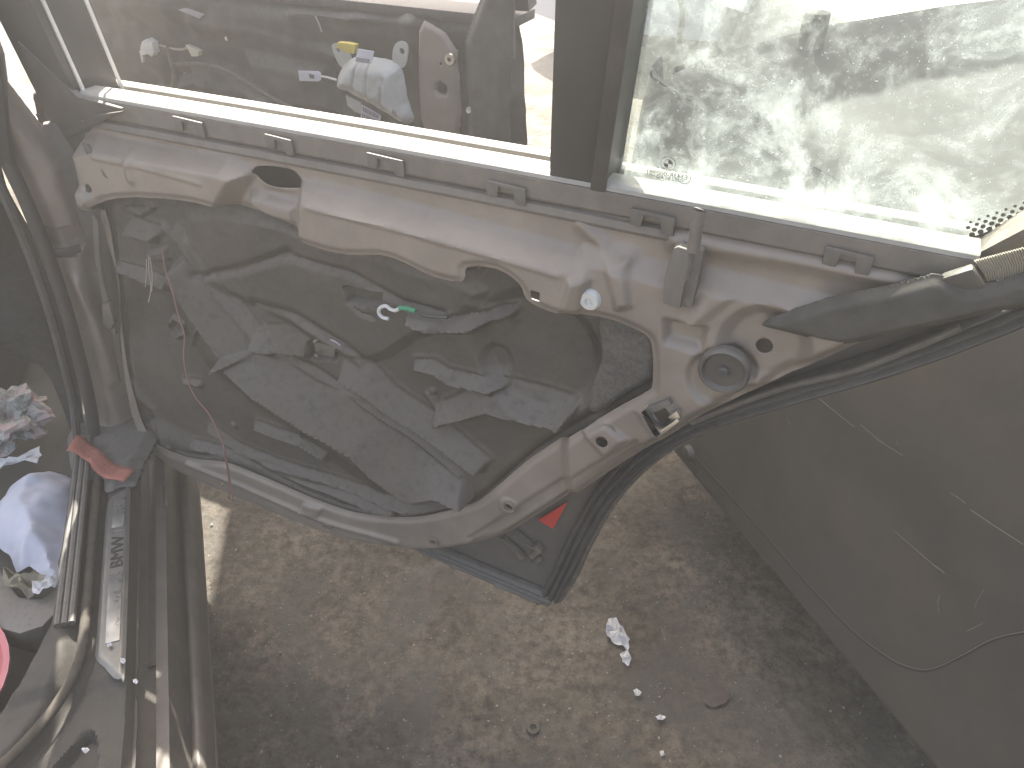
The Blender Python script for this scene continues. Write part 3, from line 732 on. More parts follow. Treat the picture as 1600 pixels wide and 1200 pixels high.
def cover_h(P, Q, f):
    x = P - bend(Q)*smst(-P, .085, .12)
    z = .400 + .020*smst(-x, .064, .070)
    z = z - .012*smst(-x, .105, .112)
    z = z + .03*smst(-x, .12, .15)
    end = smst(-Q, .455, .475)
    z = z - .010*end*smst(-P, .064, .075) + .018*smst(-Q, .52, .60)*np.exp(-((P+.10)/.04)**2)
    z = z + vnoise(P, Q, 20, 51)*.003*end + vnoise(P, Q, 60, 52)*.0014
    return z
sheet('sill_cover', [(-.34,-1.0),(-.060,-1.0),(-.060,-.50),(-.064,-.47),(-.060,-.44),(-.062,.10),(-.158,.10),(-.160,-.36),(-.19,-.45),(-.34,-.62)], cover_h, lambda p, q, h: (p, q, h), .0035, sillpl, car, solid=.003)
# tread plate with its lettering
alu = M('tread_plate', (.24,.235,.215), (.16,.157,.145), rough=.38, metal=.5, scale=30, dust=.25, dustc=(.26,.25,.22), rvar=.14, lo=.3, hi=.7)
alu2 = M('tread_inlay', (.40,.40,.38), (.27,.27,.255), rough=.3, metal=.7, scale=34, rvar=.14)
def plate_h(P, Q, f): return .4235+.0035*smst(-f, 0, .006)
sheet('tread_plate', rnd2([(-.069,-.455),(-.070,-.12),(-.078,-.108),(-.100,-.118),(-.105,-.14),(-.106,-.20),(-.107,-.40),(-.106,-.430),(-.095,-.448),(-.082,-.470),(-.073,-.472)], 2), plate_h, lambda p, q, h: (p, q, h), .003, alu, car)
for y0, y1 in ((-.13, -.197), (-.292, -.415)):
    box('plate_inlay', -.094, -.076, y1, y0, .4262, .4290, alu2, car, bevel=.0006)
box('plate_bar', -.0945, -.0755, -.2065, -.2045, .4262, .4290, alu2, car, bevel=.0004)
text_mesh('plate_lettering', 'BMW', .0250, lambda x, y, z: (-.0765-y, -.248+x*1.1, .4276+z), M('letter', (.055,.053,.048), rough=.35, metal=.2), car, ext=.0010)
# long rubber strips on the inner side of the sill
seal_beige = M('sill_seal_rubber', (.092,.081,.066), (.062,.055,.047), rough=.85, scale=70, bump=.2, spec=.2)
def strip_path(x, z, y0=.09): 
    out = []
    for i in range(40):
        y = y0 - i*(y0+.72)/39; xx = x + float(bend(np.array(y))); out.append((xx, y, z + (.9*max(0, -.46-y)**2)))
    return out
sweep('sill_seal', strip_path(-.121, .430), circ(.0068, 12, .0060), (0,0,1), seal_beige, car)
for i in range(3):
    sweep('sill_rib', strip_path(-.134-.0085*i, .441+.001*i, .03)[:22], circ(.0045, 8, .005), (0,0,1), [rubber, plastic, rubber][i], car)
# clip marks and black channel on the sill
box('sill_channel', -.067, -.054, -.40, .06, .330, .3335, black, car, bevel=.001)
for dx in (0, .007): box('sill_clip', -.040+dx, -.0375+dx, -.10, -.045, .356, .3605, chrome, car, bevel=.0006)
# pillar foot: dark rubber apron between pillar and tread plate
def apron_h(P, Q, f): return .428 + .012*smst(-f, 0, .02) + vnoise(P, Q, 20, 61)*.006
sheet('pillar_apron', rnd2([(-.165,.12),(-.02,.12),(-.022,.02),(-.05,-.06),(-.062,-.108),(-.085,-.100),(-.110,-.105),(-.112,-.07),(-.150,-.060),(-.168,-.01)], 2), apron_h, lambda p, q, h: (p, q, h), .005, rubber, car, solid=.01)
# cabin floor
def floor_h(P, Q, f): return .335 + .05*smst(P, -.24, -.16) + vnoise(P, Q, 7, 71)*.03 + vnoise(P, Q, 25, 72)*.01
sheet('cabin_carpet', [(-1.4,-1.2),(-.15,-1.2),(-.15,.25),(-.3,.9),(-1.4,.9)], floor_h, lambda p, q, h: (p, q, h), .02, carpet, car)
# footwell side: dark side trim of the front seat
def seat():
    c = CAR.zpl((-60,470), .55); pts = []
    V = []; Fc = []; nu, nv = 20, 14
    for j in range(nv+1):
        for i in range(nu):
            a = 2*math.pi*i/nu; t = j/nv; r = 1-.25*t**2
            ex = lambda q: math.copysign(abs(q)**.6, q)
            V.append((-.62+.30*ex(math.cos(a))*r, .52+.28*ex(math.sin(a))*r + .12*t, .34+.55*t))
    for j in range(nv):
        for i in range(nu): Fc.append((j*nu+i, j*nu+(i+1) % nu, (j+1)*nu+(i+1) % nu, (j+1)*nu+i))
    Fc.append(tuple(range(nv*nu, nv*nu+nu)))
    mk('front_seat', V, Fc, carpet, car)
seat()
# dark rounded lower trim at the back of the opening
rc = CAR.zpl((30,900), .36)
prism('seat_bolster', [CAR.zpl(p, .40) for p in [(-40,880),(-6,872),(4,900),(30,932),(66,934),(88,918),(94,950),(66,978),(30,990),(0,982),(-40,960)]], (0,0,-.05), plastic, car, bevel=.006)

# ================================================================== front door seen through the window
def FM(y0): return lambda p, q, h: (p, y0-h, q)
def FT(p, y0=0.): v = FD.ypl(p, y0); return (v.x, v.z)
def FTP(pts): return [FT(p) for p in pts]
def F3(p, d=0.): v = FD.ypl(p, -d); return Vector((v.x, v.y, v.z))
fd_liner = M('front_liner', (.068,.062,.054), (.046,.043,.038), rough=.7, scale=16, bump=.3, bscale=300, dust=.6, dustc=(.22,.205,.18), c3=(.10,.085,.07))
def fd_h(P, Q, f):
    h = -.02*(1-smst(-f, 0, .03)) - .02*smst(-f, .05, .10)
    R = lambda pts, hh, w: ridge(P, Q, FTP(pts), hh, w)
    h += R([(300,40),(420,60),(520,90)], .02, .02) + R([(330,110),(400,150),(480,190)], .025, .02) + R([(200,180),(300,130),(420,160)], .02, .02)
    h += R([(640,20),(650,90),(660,200)], .025, .03) + feat(P, Q, FTP([(380,90),(500,110),(520,180),(400,160)]), .02, .03)
    h += disc(P, Q, FT((285,155)), .07, -.03, .03) + R([(460,20),(650,30)], .012, .012)
    return h + vnoise(P, Q, 10, 81)*.03 + vnoise(P, Q, 30, 82)*.012
fpoly = [(-.34,.30),(.95,.26),(1.06,.32),(1.105,.50),(1.115,.80),(1.10,.975),(-.34,.975),(-.36,.8)]
sheet('door_liner', fpoly, fd_h, FM(0), .006, fd_liner, fdoor)
fpanel = [(.86,1.0),(1.108,1.0),(1.118,.80),(1.108,.50),(1.06,.32),(.96,.27),(.90,.30),(.88,.60)]
def fp_h(P, Q, f): return .030 - .02*(1-smst(-f, 0, .015)) + feat(P, Q, FTP([(690,70),(720,70),(728,200),(690,200)]), .010, .01) + vnoise(P, Q, 18, 83)*.004
pstrip = [FT(p) for p in [(668,42),(690,34),(726,72),(732,180),(722,214),(706,204),(690,240),(684,210),(670,180)]]
sheet('latch_face', rnd2(pstrip, 2), lambda P, Q, f: .035+.008*smst(-f, 0, .008)-disc(P, Q, FT((704,132)), .014, .01, .006), FM(.0), .004, M('fd_paint', (.26,.22,.185), (.2,.17,.145), rough=.45, metal=.2, dust=.2), fdoor,
      holes=[circle(FT((704,132)), .011), circle(FT((704,92)), .004)], solid=.01)
lathe('latch_bolt', [(.004,.0),(.0045,.006),(.011,.006),(.013,.002),(.013,-.002)], F3((704,92), .045), DN, chrome, fdoor, 18)
lathe('door_plug', [(.0,.0),(.006,.004),(.007,-.002)], F3((733,172), .04), DN, white, fdoor, 12)
sheet('end_trim', [FT(p) for p in [(735,60),(770,-30),(812,-30),(808,100),(800,240),(740,240),(742,150)]], lambda P, Q, f: .03+.015*smst(-f, 0, .02)+vnoise(P, Q, 14, 84)*.01, FM(.0), .005, rubber, fdoor, solid=.02)
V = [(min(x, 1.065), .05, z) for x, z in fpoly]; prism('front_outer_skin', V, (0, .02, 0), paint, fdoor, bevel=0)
for s0, s1, z0, z1, y0, y1 in ((-.34, 1.10, .968, .988, -.01, .09),):
    box('front_belt', s0, s1, y0, y1, z0, z1, rubber, fdoor, bevel=.004)
sweep('front_frame', [(-.30,.03,1.0), (-.18,.01,1.18), (.08,-.03,1.40), (.6,-.05,1.43), (1.08,-.05,1.42)], [(-.02,-.02),(.02,-.02),(.02,.02),(-.02,.02)], (0,1,0), bar_m, fdoor)
sweep('front_frame_post', [(1.09,.03,1.0), (1.08,-.05,1.43)], [(-.03,-.02),(.03,-.02),(.03,.02),(-.03,.02)], (0,1,0), bar_m, fdoor)
# plugs and wiring left in the front door
def chunk(name, px, d, th, mat, parent, jit=0): return prism(name, [F3(p, d) for p in px], (0, -th, 0), mat, parent, bevel=.001)
chunk('connector', [(231,62),(238,58),(247,64),(250,80),(246,86),(240,82),(230,84),(228,72)], .02, .02, white, fdoor)
chunk('connector', [(296,68),(310,74),(318,78),(316,86),(306,86),(302,78)], .02, .015, M('cream_plug', (.6,.57,.45), rough=.5), fdoor)
chunk('connector', [(222,78),(226,80),(229,95),(226,97)], .02, .01, white, fdoor)
chunk('bracket', [(282,14),(292,12),(322,22),(316,28)], .02, .01, M('bracket_grey', (.42,.41,.44), rough=.4, metal=.3), fdoor)
tube('harness', [F3(p, .02) for p in [(262,70),(266,90),(272,115),(270,140)]], .006, rubber_pale, fdoor)
tube('harness', [F3(p, .02) for p in [(250,70),(270,76),(285,77),(298,72)]], .003, palew, fdoor)
tube('harness', [F3(p, .015) for p in [(272,100),(320,100),(360,112),(420,150),(470,175)]], .005, rubber_pale, fdoor)
tube('harness', [F3(p, .015) for p in [(493,25),(498,36),(503,50)]], .002, palew, fdoor)
lathe('door_screw', [(.0,.004),(.005,.003),(.006,-.002)], F3((355,60), .02), DN, chrome, fdoor, 12)

# ---------------------------------------------------------------- side airbag module hanging there
air = empty('airbag_module', FD.wor((*F3((590,150), .05)[:2], 0)) + Vector((0,0,.80)), FD.ang)
tag(air, 'pale grey folded side airbag module with yellow plug, hanging in the front door', 'airbag')
AO = FD.loc(air.location)
def A3(p, d): return F3(p, d) - AO
bagm = M('airbag_wrap', (.50,.51,.49), (.40,.41,.39), rough=.7, scale=30, bump=.3, bscale=120)
ab_px = [(527,128),(532,112),(548,92),(570,87),(605,92),(628,104),(634,130),(640,160),(648,184),(640,194),(628,192),(590,168),(550,146),(530,138)]
ap = [(A3(p, .05).x, A3(p, .05).z) for p in ab_px]
def ab_h(P, Q, f):
    h = .032*np.sqrt(np.clip(smst(-f, -.001, .035), 0, 1))
    for a, b in (((567,90),(560,140)), ((585,92),(582,160)), ((608,120),(604,168))):
        h = h - ridge(P, Q, [(A3(q, .05).x, A3(q, .05).z) for q in (a, b)], .005, .003)
    h = h - ridge(P, Q, [(A3(q, .05).x, A3(q, .05).z) for q in ((530,128),(590,156),(632,182))], .006, .005)
    return h + vnoise(P, Q, 60, 91)*.006
sheet('cushion_pack', rnd2(ap, 2), ab_h, lambda p, q, h: (p, AO.y*0-.05-AO.y-h+.0, q), .0025, bagm, air, solid=.004)
tabm = M('airbag_tab', (.47,.48,.44), rough=.5)
def tab(px, hole, hr):
    poly = [(A3(p, .052).x, A3(p, .052).z) for p in px]; hc = A3(hole, .052)
    sheet('mounting_tab', rnd2(poly, 2), lambda P, Q, f: P*0, lambda p, q, h: (p, -.052-AO.y, q), .002, tabm, air, holes=[circle((hc.x, hc.z), hr)], solid=.004)
tab([(518,72),(524,68),(536,74),(548,88),(545,98),(534,106),(524,90)], (528,78), .0055)
tab([(614,76),(622,65),(632,66),(637,74),(636,92),(630,106),(614,100)], (628,80), .0065)
yel = M('yellow_plug', (.62,.50,.08), (.5,.4,.06), rough=.45)
prism('yellow_plug', [A3(p, .075) for p in [(533,64),(548,65),(561,68),(558,82),(545,80),(543,76),(532,73)]], (0,-.014,0), yel, air, bevel=.001)
lab = M('label_white', (.68,.69,.75), rough=.6)
def barcode(corners, d, rows, parent, wt):
    a, b, c, e = [A3(p, d) for p in corners]
    o = prism('barcode_label', [a, b, c, e], (0,-.002,0), lab, parent, bevel=0, smooth=False)
    ink = bpy.data.materials.get('label_ink') or M('label_ink', (.16,.15,.19), rough=.6)
    V = []; Fc = []
    for r0, r1 in rows:
        t = .08
        while t < .92:
            w = random.choice((.012,.02,.03))*wt
            for tt, rr in ((t, r0), (t+w, r0), (t+w, r1), (t, r1)):
                V.append(a.lerp(b, tt).lerp(e.lerp(c, tt), rr) + Vector((0, -.0032, 0)))
            Fc.append(tuple(range(len(V)-4, len(V)))); t += w*2.1
    k_ = mk('barcode_print', V, Fc, ink, parent, smooth=False)
barcode([(560,76),(585,80),(580,100),(555,96)], .094, [(.62,.95)], air, 1)
barcode([(566,163),(596,180),(593,196),(564,184)], .05, [(.08,.42),(.55,.92)], air, 1)
prism('wrap_flap', [A3(p, .048) for p in [(541,148),(565,160),(566,178),(556,174),(544,164)]], (0,-.004,0), bagm, air, bevel=.001)
text_mesh('airbag_mark', 'FL', .014, lambda x, y, z: (A3((618,179), .085).x+x*.9+y*.1, A3((618,179), .085).y-.004-z, A3((618,179), .085).z+y-x*.35), M('mark_ink', (.08,.08,.08)), air, ext=.0005)
tagw = prism('wire_tag', [A3(p, .06) for p in [(467,110),(498,111),(502,114),(502,125),(498,127),(469,126)]], (0,-.003,0), lab, air, bevel=.0006)
tube('tag_wire', [A3(p, .06) for p in [(500,119),(512,121),(526,125)]], .0025, white, air)
prism('tag_slot', [A3(p, .0635) for p in [(483,115),(491,117),(491,123),(484,122)]], (0,-.001,0), rubber, air, bevel=0)

# ================================================================== neighbour car on the right
NO = (.351-.362*.45, 1.09+.932*.45)
ncar = empty('dark_parked_car', (*NO, 0), math.atan2(-.932, .362))
tag(ncar, 'dark grey scratched car parked close at the right, only its flank showing', 'car')
NCF = Frame(*NO, math.atan2(-.932, .362))      # x along the flank towards the viewer, y into ... to the right is +y*? (checked below)
SGN = 1 if NCF.y.dot(Vector((.932,.362,0))) > 0 else -1
ndeck = M('dark_deck_paint', (.05,.05,.047), (.038,.038,.036), rough=.7, scale=6, spec=.2)
npaint = M('dark_car_paint', (.088,.083,.075), (.066,.062,.057), rough=.4, metal=.1, scale=6, coat=.1, dust=.35, dustc=(.2,.185,.16), c3=(.10,.086,.07), s3=3.5, rvar=.15, bump=.04)
def N2(p, off=0.): v = NCF.ypl(p, SGN*off); return (v.x, v.z)
def NP(pts): return [N2(p) for p in pts]
def n_h(P, Q, f):
    # offset outwards (towards our car)
    h = -.10*(1-smst(P, -.02, .16))**2
    h -= .03*(1-smst(Q, .235, .275)) + .22*np.maximum(0, Q-.62)**2 + .9*np.maximum(0, Q-.86)**2
    return h + vnoise(P, Q, 5, 101)*.006
sheet('flank_panel', [(-.02,.235),(3.6,.235),(3.6,.93),(-.02,.93)], n_h, lambda p, q, h: (p, -SGN*h, q), .0075, npaint, ncar)
# nose and deck
def deck():
    V = []; Fc = []; us = [-.02,.0,.04,.10,.2,.4,.7,1.0,1.4,1.8,2.4,3.0,3.6]; ws = [.0,.03,.08,.2,.4,.7,.9,1.2,1.45,1.6,1.68,1.72]
    for u in us:
        for w in ws:
            e = min(w, 1.72-w)
            z = .93 - .10*math.exp(-((u+.02)/.09)) + .10*(1-math.exp(-e/.25)) + .02*math.sin(u*2)
            wi = w; off = .10*max(0, 1-(u+.02)/.18)**2
            off += (.22*.31**2 + .9*.07**2)*(1 if e < .02 else max(0, 1-e/.1))
            wi = w + (off if w < .86 else -off)
            V.append((u, SGN*wi, z if e > .001 else .93))
    m = len(ws)
    for i in range(len(us)-1):
        for j in range(m-1): Fc.append((i*m+j, i*m+j+1, (i+1)*m+j+1, (i+1)*m+j))
    mk('deck_lid', V, Fc, ndeck, ncar, autosm=0)
    V = []; Fc = []
    rows = [(.20,.03),(.32,.0),(.50,-.03),(.62,-.02),(.66,.01),(.82,.0),(.93,.02)]
    for z, o in rows:
        for w in ws:
            e = min(w, 1.72-w); V.append((-.02 + o + .12*math.exp(-e/.12), SGN*(w+(.10 if w < .86 else -.10)*math.exp(-e/.06)), z))
    for i in range(len(rows)-1):
        for j in range(m-1): Fc.append((i*m+j, i*m+j+1, (i+1)*m+j+1, (i+1)*m+j))
    mk('bumper', V, Fc, ndeck, ncar, autosm=0)
deck()
def greenhouse():
    gm = M('dark_window', (.03,.035,.035), rough=.08, spec=.6, dust=.5, dustc=(.25,.25,.23)); 
    b0 = [(.95,.10),(3.5,.10),(3.5,1.62),(.95,1.62)]; t0 = [(1.45,.32),(3.1,.32),(3.1,1.40),(1.45,1.40)]
    V = [(u, SGN*w, 1.0) for u, w in b0]+[(u, SGN*w, 1.40) for u, w in t0]
    mk('cabin_glass', V, [(0,1,5,4),(1,2,6,5),(2,3,7,6),(3,0,4,7),(4,5,6,7)], gm, ncar, bevel=.03)
    V = [(u, SGN*w, z) for z, k2 in ((1.395,.0),(1.43,.05)) for u, w in [(a+(.06+k2)*(1 if a < 2 else -1)-.06*(1 if a < 2 else -1), b+(k2)*(1 if b < .8 else -1)) for a, b in t0]]
    mk('roof', V, [(0,1,5,4),(1,2,6,5),(2,3,7,6),(3,0,4,7),(4,5,6,7),(3,2,1,0)], npaint, ncar, bevel=.015)
    for (a, b) in zip(b0, t0):
        tube('roof_pillar', [(a[0], SGN*a[1], .99), ((a[0]+b[0])/2, SGN*(a[1]+b[1])/2, 1.21), (b[0], SGN*b[1], 1.41)], .035, npaint, ncar, smoothn=4)
    tube('deck_fitting', [(.25, SGN*.25, .98), (.25, SGN*.25, 1.02), (.25, SGN*.25, 1.05)], .022, rubber_pale, ncar, smoothn=2, n=12, up=(1,0,0))
greenhouse()
tyre = M('tyre', (.035,.034,.032), rough=.8, dust=.4)
for u in (.60, 3.0):
    for w in (.32, 1.45):
        lathe('wheel', [(.0,-.03),(.19,-.03),(.21,-.06),(.28,-.09),(.31,-.08),(.315,0),(.31,.08),(.28,.09),(.2,.06),(.0,.05)], (u, SGN*w, .315), (0,1,0), tyre, ncar, 30)
# bumper end plug and scratches
bp_ = NCF.ypl((1078,708), 0)
lathe('bumper_plug', [(.0,.012),(.014,.010),(.020,.0),(.020,-.03)], (bp_.x, bp_.y, bp_.z), (-.1, -SGN*1, .0), black, ncar, 18)
scr = M('scratch', (.165,.158,.148), rough=.7)
def scratch(px, w, nm='paint_scratch', mt=None, d=.0012):
    pts = [NCF.ypl(p, 0) for p in px]; V = []; 
    A = np.array([[p.x] for p in pts]); B = np.array([[p.z] for p in pts]); hh = n_h(A, B, None)[:, 0]
    pp = [Vector((p.x, -SGN*(h+d), p.z)) for p, h in zip(pts, hh)]
    w *= .7
    sweep(nm, pp, [(-w, 0), (0, .0004), (w, 0)], (0, -SGN, 0), mt or scr, ncar)
gapline = [(v.x, v.y) for v in catmull([(1085,715,0),(1180,820,0),(1260,910,0),(1330,985,0),(1375,1022,0),(1410,1042,0),(1450,1048,0),(1500,1026,0),(1545,1002,0),(1590,990,0),(1640,984,0)], 6)]
scratch(gapline, .0026, 'panel_gap', black, .0006)
scratch([(x+3, y-2) for x, y in gapline], .0010, 'panel_edge', M('edge_pale', (.135,.128,.118), rough=.6), .0012)  # thin pale line beside the panel gap
scratch([(1396,828),(1425,852),(1455,878),(1468,888)], .0006); scratch([(1462,884),(1470,889),(1477,895)], .0018)
scratch([(1470,930),(1466,942),(1468,958)], .0014); scratch([(1512,986),(1524,980),(1536,974)], .0010)
scratch([(1280,622),(1310,648),(1335,668)], .0006); scratch([(1344,664),(1375,690),(1410,712)], .0005)
scratch([(1486,770),(1500,778),(1510,786)], .0008); scratch([(1518,796),(1560,824),(1600,850)], .0010)
scratch([(1232,655),(1235,659),(1237,662)], .0016); scratch([(1400,690),(1402,693),(1403,696)], .0012)
scratch([(1525,948),(1530,935),(1540,920)], .0008)

# ================================================================== things beyond, seen past the doors
def far_car(name, label, ox, oy, ang, col, L_=4.2, W_=1.7, rough=.3):
    e = empty(name, (ox, oy, 0), ang); tag(e, label, 'car')
    m = M(name+'_paint', col, tuple(c*.85 for c in col), rough=rough, scale=3, coat=.4, dust=.4, dustc=(.4,.37,.32))
    prof = [(0,.28),(.0,.50),(.05,.66),(.25,.74),(1.0,.84),(1.15,.88),(1.75,1.34),(2.0,1.40),(3.0,1.40),(3.35,1.30),(3.8,.95),(4.1,.88),(4.2,.6),(4.18,.30),(3.7,.24),(.3,.22)]
    V = []; n_ = len(prof)
    for w, sc_, zs in ((0,.96,.0),(.06,1,.0),(W_-.06,1,.0),(W_,.96,.0)):
        for x, z in prof:
            ins = .14*max(0, (z-.9)/.5) 
            wy = w + (ins if w < W_/2 else -ins) + (.02 if w in (0, W_) else 0)*0
            V.append((2.1+(x-2.1)*sc_, wy, z))
    Fc = [(i*n_+j, i*n_+(j+1) % n_, (i+1)*n_+(j+1) % n_, (i+1)*n_+j) for i in range(3) for j in range(n_)] + [tuple(range(n_))[::-1], tuple(range(3*n_, 4*n_))]
    mk('body', V, Fc, m, e, bevel=.02)
    gm = bpy.data.materials.get('far_glass') or M('far_glass', (.04,.05,.06), rough=.06, dust=.3)
    prism('windscreen', [(1.20,.16,.915),(1.20,W_-.16,.915),(1.72,W_-.24,1.315),(1.72,.24,1.315)], (-.012,0,.012), gm, e, bevel=.002)
    for s in (0, 1):
        y = .0 if s == 0 else W_
        q = lambda x, z: (x, (.012+.14*max(0, (z-.9)/.5)-.022) if s == 0 else W_-(.012+.14*max(0, (z-.9)/.5)-.022), z)
        prism('side_window', [q(1.45,.93),(q(2.4,.93)),(q(2.4,1.30)),(q(1.85,1.30))], (0,-.006 if s == 0 else .006,0), gm, e, bevel=.001)
        prism('side_window', [q(2.46,.93),(q(3.35,.93)),(q(3.1,1.30)),(q(2.46,1.30))], (0,-.006 if s == 0 else .006,0), gm, e, bevel=.001)
        for x in (.8, 3.35):
            lathe('wheel', [(.0,-.02),(.18,-.02),(.2,-.05),(.29,-.09),(.31,-.07),(.31,.07),(.29,.09),(.0,.05)], (x, .08 if s == 0 else W_-.08, .31), (0,1,0), tyre, e, 24)
        prism('headlight', [(.0,.12+s*(W_-.52),.52),(.0,.40+s*(W_-.52),.50),(.02,.40+s*(W_-.52),.62),(.03,.12+s*(W_-.52),.66)], (-.03,0,0), lab, e, bevel=.006)
    return e
far_car('pale_blue_car', 'pale blue car standing in the sun past the end of the front door', .05, 5.3, rad(-28), (.55,.60,.72))
far_car('grey_wreck', 'grey car behind the dusty quarter glass', 1.35, 2.75, rad(8), (.13,.14,.14), rough=.4)

# added corrugated roof, out of view, to keep sun off the ground
def add_shade_roof():
    e = empty('added_shade_roof', (3.0, 3.2, 0)); tag(e, 'added corrugated sun-blocking roof, unseen above the frame', 'roof')
    V = []; Fc = []; x0 = lambda f: -.681-.159*(f-1.232); n_ = 120; rows = (2.40, 2.98, 3.56)
    for f in rows:
        for i in range(n_+1):
            x = x0(f)+(3.1-x0(f))*i/n_; V.append((x-3.0, f-3.2, 2.6+.012*math.sin(i*1.6)))
    for j in range(2):
        for i in range(n_): Fc.append((j*(n_+1)+i, j*(n_+1)+i+1, (j+1)*(n_+1)+i+1, (j+1)*(n_+1)+i))
    mk('roof_sheet', V, Fc, M('roof_tin', (.35,.36,.36), (.22,.2,.18), rough=.45, metal=.5), e, solid=.003)
    for f in (2.5, 3.5):
        box('post', -.03, .03, f-3.23, f-3.17, -.02, 2.58, plastic, e, bevel=.004)
        box('rafter', -3.9, .05, f-3.22, f-3.18, 2.52, 2.585, plastic, e, bevel=.004)
add_shade_roof()
# ================================================================== litter
def crumple(name, loc, r, flat, mats, label, cat, seed, sub=3, amp=.45, group=None):
    bm = bmesh.new(); bmesh.ops.create_icosphere(bm, subdivisions=sub, radius=1)
    for v in bm.verts:
        d = v.co.normalized(); f = 1+amp*mnoise.noise(d*2.1+Vector((seed, 0, 0)))*1.6+amp*.7*mnoise.noise(d*5.3+Vector((0, seed, 0)))
        c = d*f; v.co = Vector((c.x*r[0], c.y*r[1], max(c.z, -.55)*r[2]))
    me = bpy.data.meshes.new(name); 
    for f in bm.faces: f.material_index = 0 if len(mats) < 2 else (1 if mnoise.noise(f.calc_center_median()*40+Vector((seed,)*3)) > .1 else 0)
    bm.to_mesh(me); bm.free()
    for m in mats: me.materials.append(m)
    o = bpy.data.objects.new(name, me); C.objects.link(o); o.location = loc; tag(o, label, cat, group); return o
paperw = M('white_paper', (.62,.62,.62), (.48,.48,.48), rough=.9, scale=60, bump=.4, bscale=200)
news = M('news_print', (.46,.46,.42), (.24,.24,.23), rough=.9, scale=150, detail=3, bump=.3, bscale=100)
news2 = M('news_colour', (.48,.33,.31), (.42,.42,.40), rough=.9, scale=60)
def W(p, z): d = ray(*p); return Vector((0, 0, H))+d*((z-H)/d.z)
def cw(p, z): return W(p, z)
# paper scraps on the ground: torn layered sheets
def torn(name, px, z, th, mat, label, cat, group=None, seed=0, lift=.01):
    pts = [W(p, z) for p in px]; c = sum(pts, Vector())/len(pts); rr = random.Random(seed)
    poly = []
    for a, b in zip(pts, pts[1:]+pts[:1]):
        poly.append(a)
        for k3 in (1, 2): poly.append(a.lerp(b, k3/3) + Vector((rr.uniform(-1, 1), rr.uniform(-1, 1), 0))*(b-a).length*.10)
    V = [Vector((0, 0, lift*.8))]; n_ = len(poly)
    for ring in (.35, .7, 1):
        for i, q in enumerate(poly):
            w = (q-c)*ring; V.append(Vector((w.x, w.y, max(.001, lift*(.5+.9*mnoise.noise(Vector((q.x*60+seed, q.y*60, ring*5))))))))
    Fc = [(0, 1+i, 1+(i+1) % n_) for i in range(n_)]
    for r_ in (0, 1):
        b0 = 1+r_*n_; b1 = b0+n_
        Fc += [(b0+i, b1+i, b1+(i+1) % n_, b0+(i+1) % n_) for i in range(n_)]
    o = mk(name, V, Fc, mat, None, smooth=False, solid=th); o.location = c; tag(o, label, cat, group); return o
torn('paper_scrap', [(950,972),(962,970),(966,978),(974,988),(983,1004),(981,1018),(972,1012),(955,1008),(946,990)], 0.004, .001, paperw, 'largest crumpled white paper scrap on the oily concrete', 'paper', None, 1, .018)
torn('paper_scrap', [(968,1024),(978,1018),(986,1030),(982,1042),(972,1038)], 0.004, .001, paperw, 'square white paper flake just below the largest scrap', 'paper', None, 2, .012)
torn('paper_scrap', [(989,1080),(995,1077),(1002,1084),(998,1090),(992,1088)], 0.004, .001, paperw, 'small white paper flake midway down the trail of scraps', 'paper', None, 3, .008)
torn('paper_scrap', [(1024,1120),(1031,1117),(1040,1122),(1036,1127),(1027,1126)], 0.004, .001, paperw, 'tiny white paper flake, second lowest of the trail of scraps', 'paper', None, 4, .008)
torn('paper_scrap', [(1031,1175),(1036,1174),(1038,1180),(1033,1182)], 0.004, .001, paperw, 'lowest tiny white fleck of paper near the bottom edge', 'paper', None, 5, .006)
rust = M('rusty_tin', (.105,.085,.07), (.075,.06,.05), rough=.85, scale=60, bump=.4)
torn('rusty_flake', [(1098,1078),(1110,1070),(1130,1072),(1140,1088),(1134,1100),(1110,1106),(1098,1098)], 0.004, .001, rust, 'rust brown round flake lying on the concrete', 'scrap', None, 6, .0012)
leafm = M('dry_leaf', (.20,.15,.09), rough=.8)
torn('dry_leaf', [(450,1098),(458,1090),(466,1082),(466,1090),(460,1098)], 0.004, .0006, leafm, 'small curled dry leaf on the concrete beside the sill', 'leaf', None, 7, .006)
lathe('washer', [(.006,.001),(.006,.004),(.012,.004),(.013,.001)], W((833,1138), .004), (0,0,1), M('old_washer', (.07,.065,.055), rough=.6, metal=.4), None, 20)
tag(bpy.data.objects['washer'], 'dark round washer lying on the concrete near the bottom', 'washer')
# glass crumbs and grit
def grit():
    V = []; Fc = []; rr = random.Random(3)
    def stone(c, r, st):
        b0 = len(V)
        for dx, dy, dz in ((1,0,0),(0,1,0),(-1,0,0),(0,-1,0),(0,0,1),(0,0,-1)):
            V.append(c+Vector((dx, dy, dz*.7))*r*rr.uniform(.6, 1.3))
        for f in ((0,1,4),(1,2,4),(2,3,4),(3,0,4),(1,0,5),(2,1,5),(3,2,5),(0,3,5)): Fc.append(tuple(b0+i for i in f))
    for i in range(480):
        if i < 170: p = (rr.gauss(430, 90), rr.gauss(940, 60))
        else: p = (rr.uniform(310, 1420), rr.uniform(720, 1210))
        stone(W(p, .004), abs(rr.gauss(0, .0013))+.0007, 0)
    return V, Fc
V, Fc = grit()
g1 = mk('grit', V, Fc, M('grit_pale', (.28,.265,.235), (.09,.08,.065), rough=.7, scale=12, lo=.45, hi=.55), None, smooth=False); tag(g1, 'pale glass crumbs and grit strewn over the concrete', 'grit', kind='stuff')

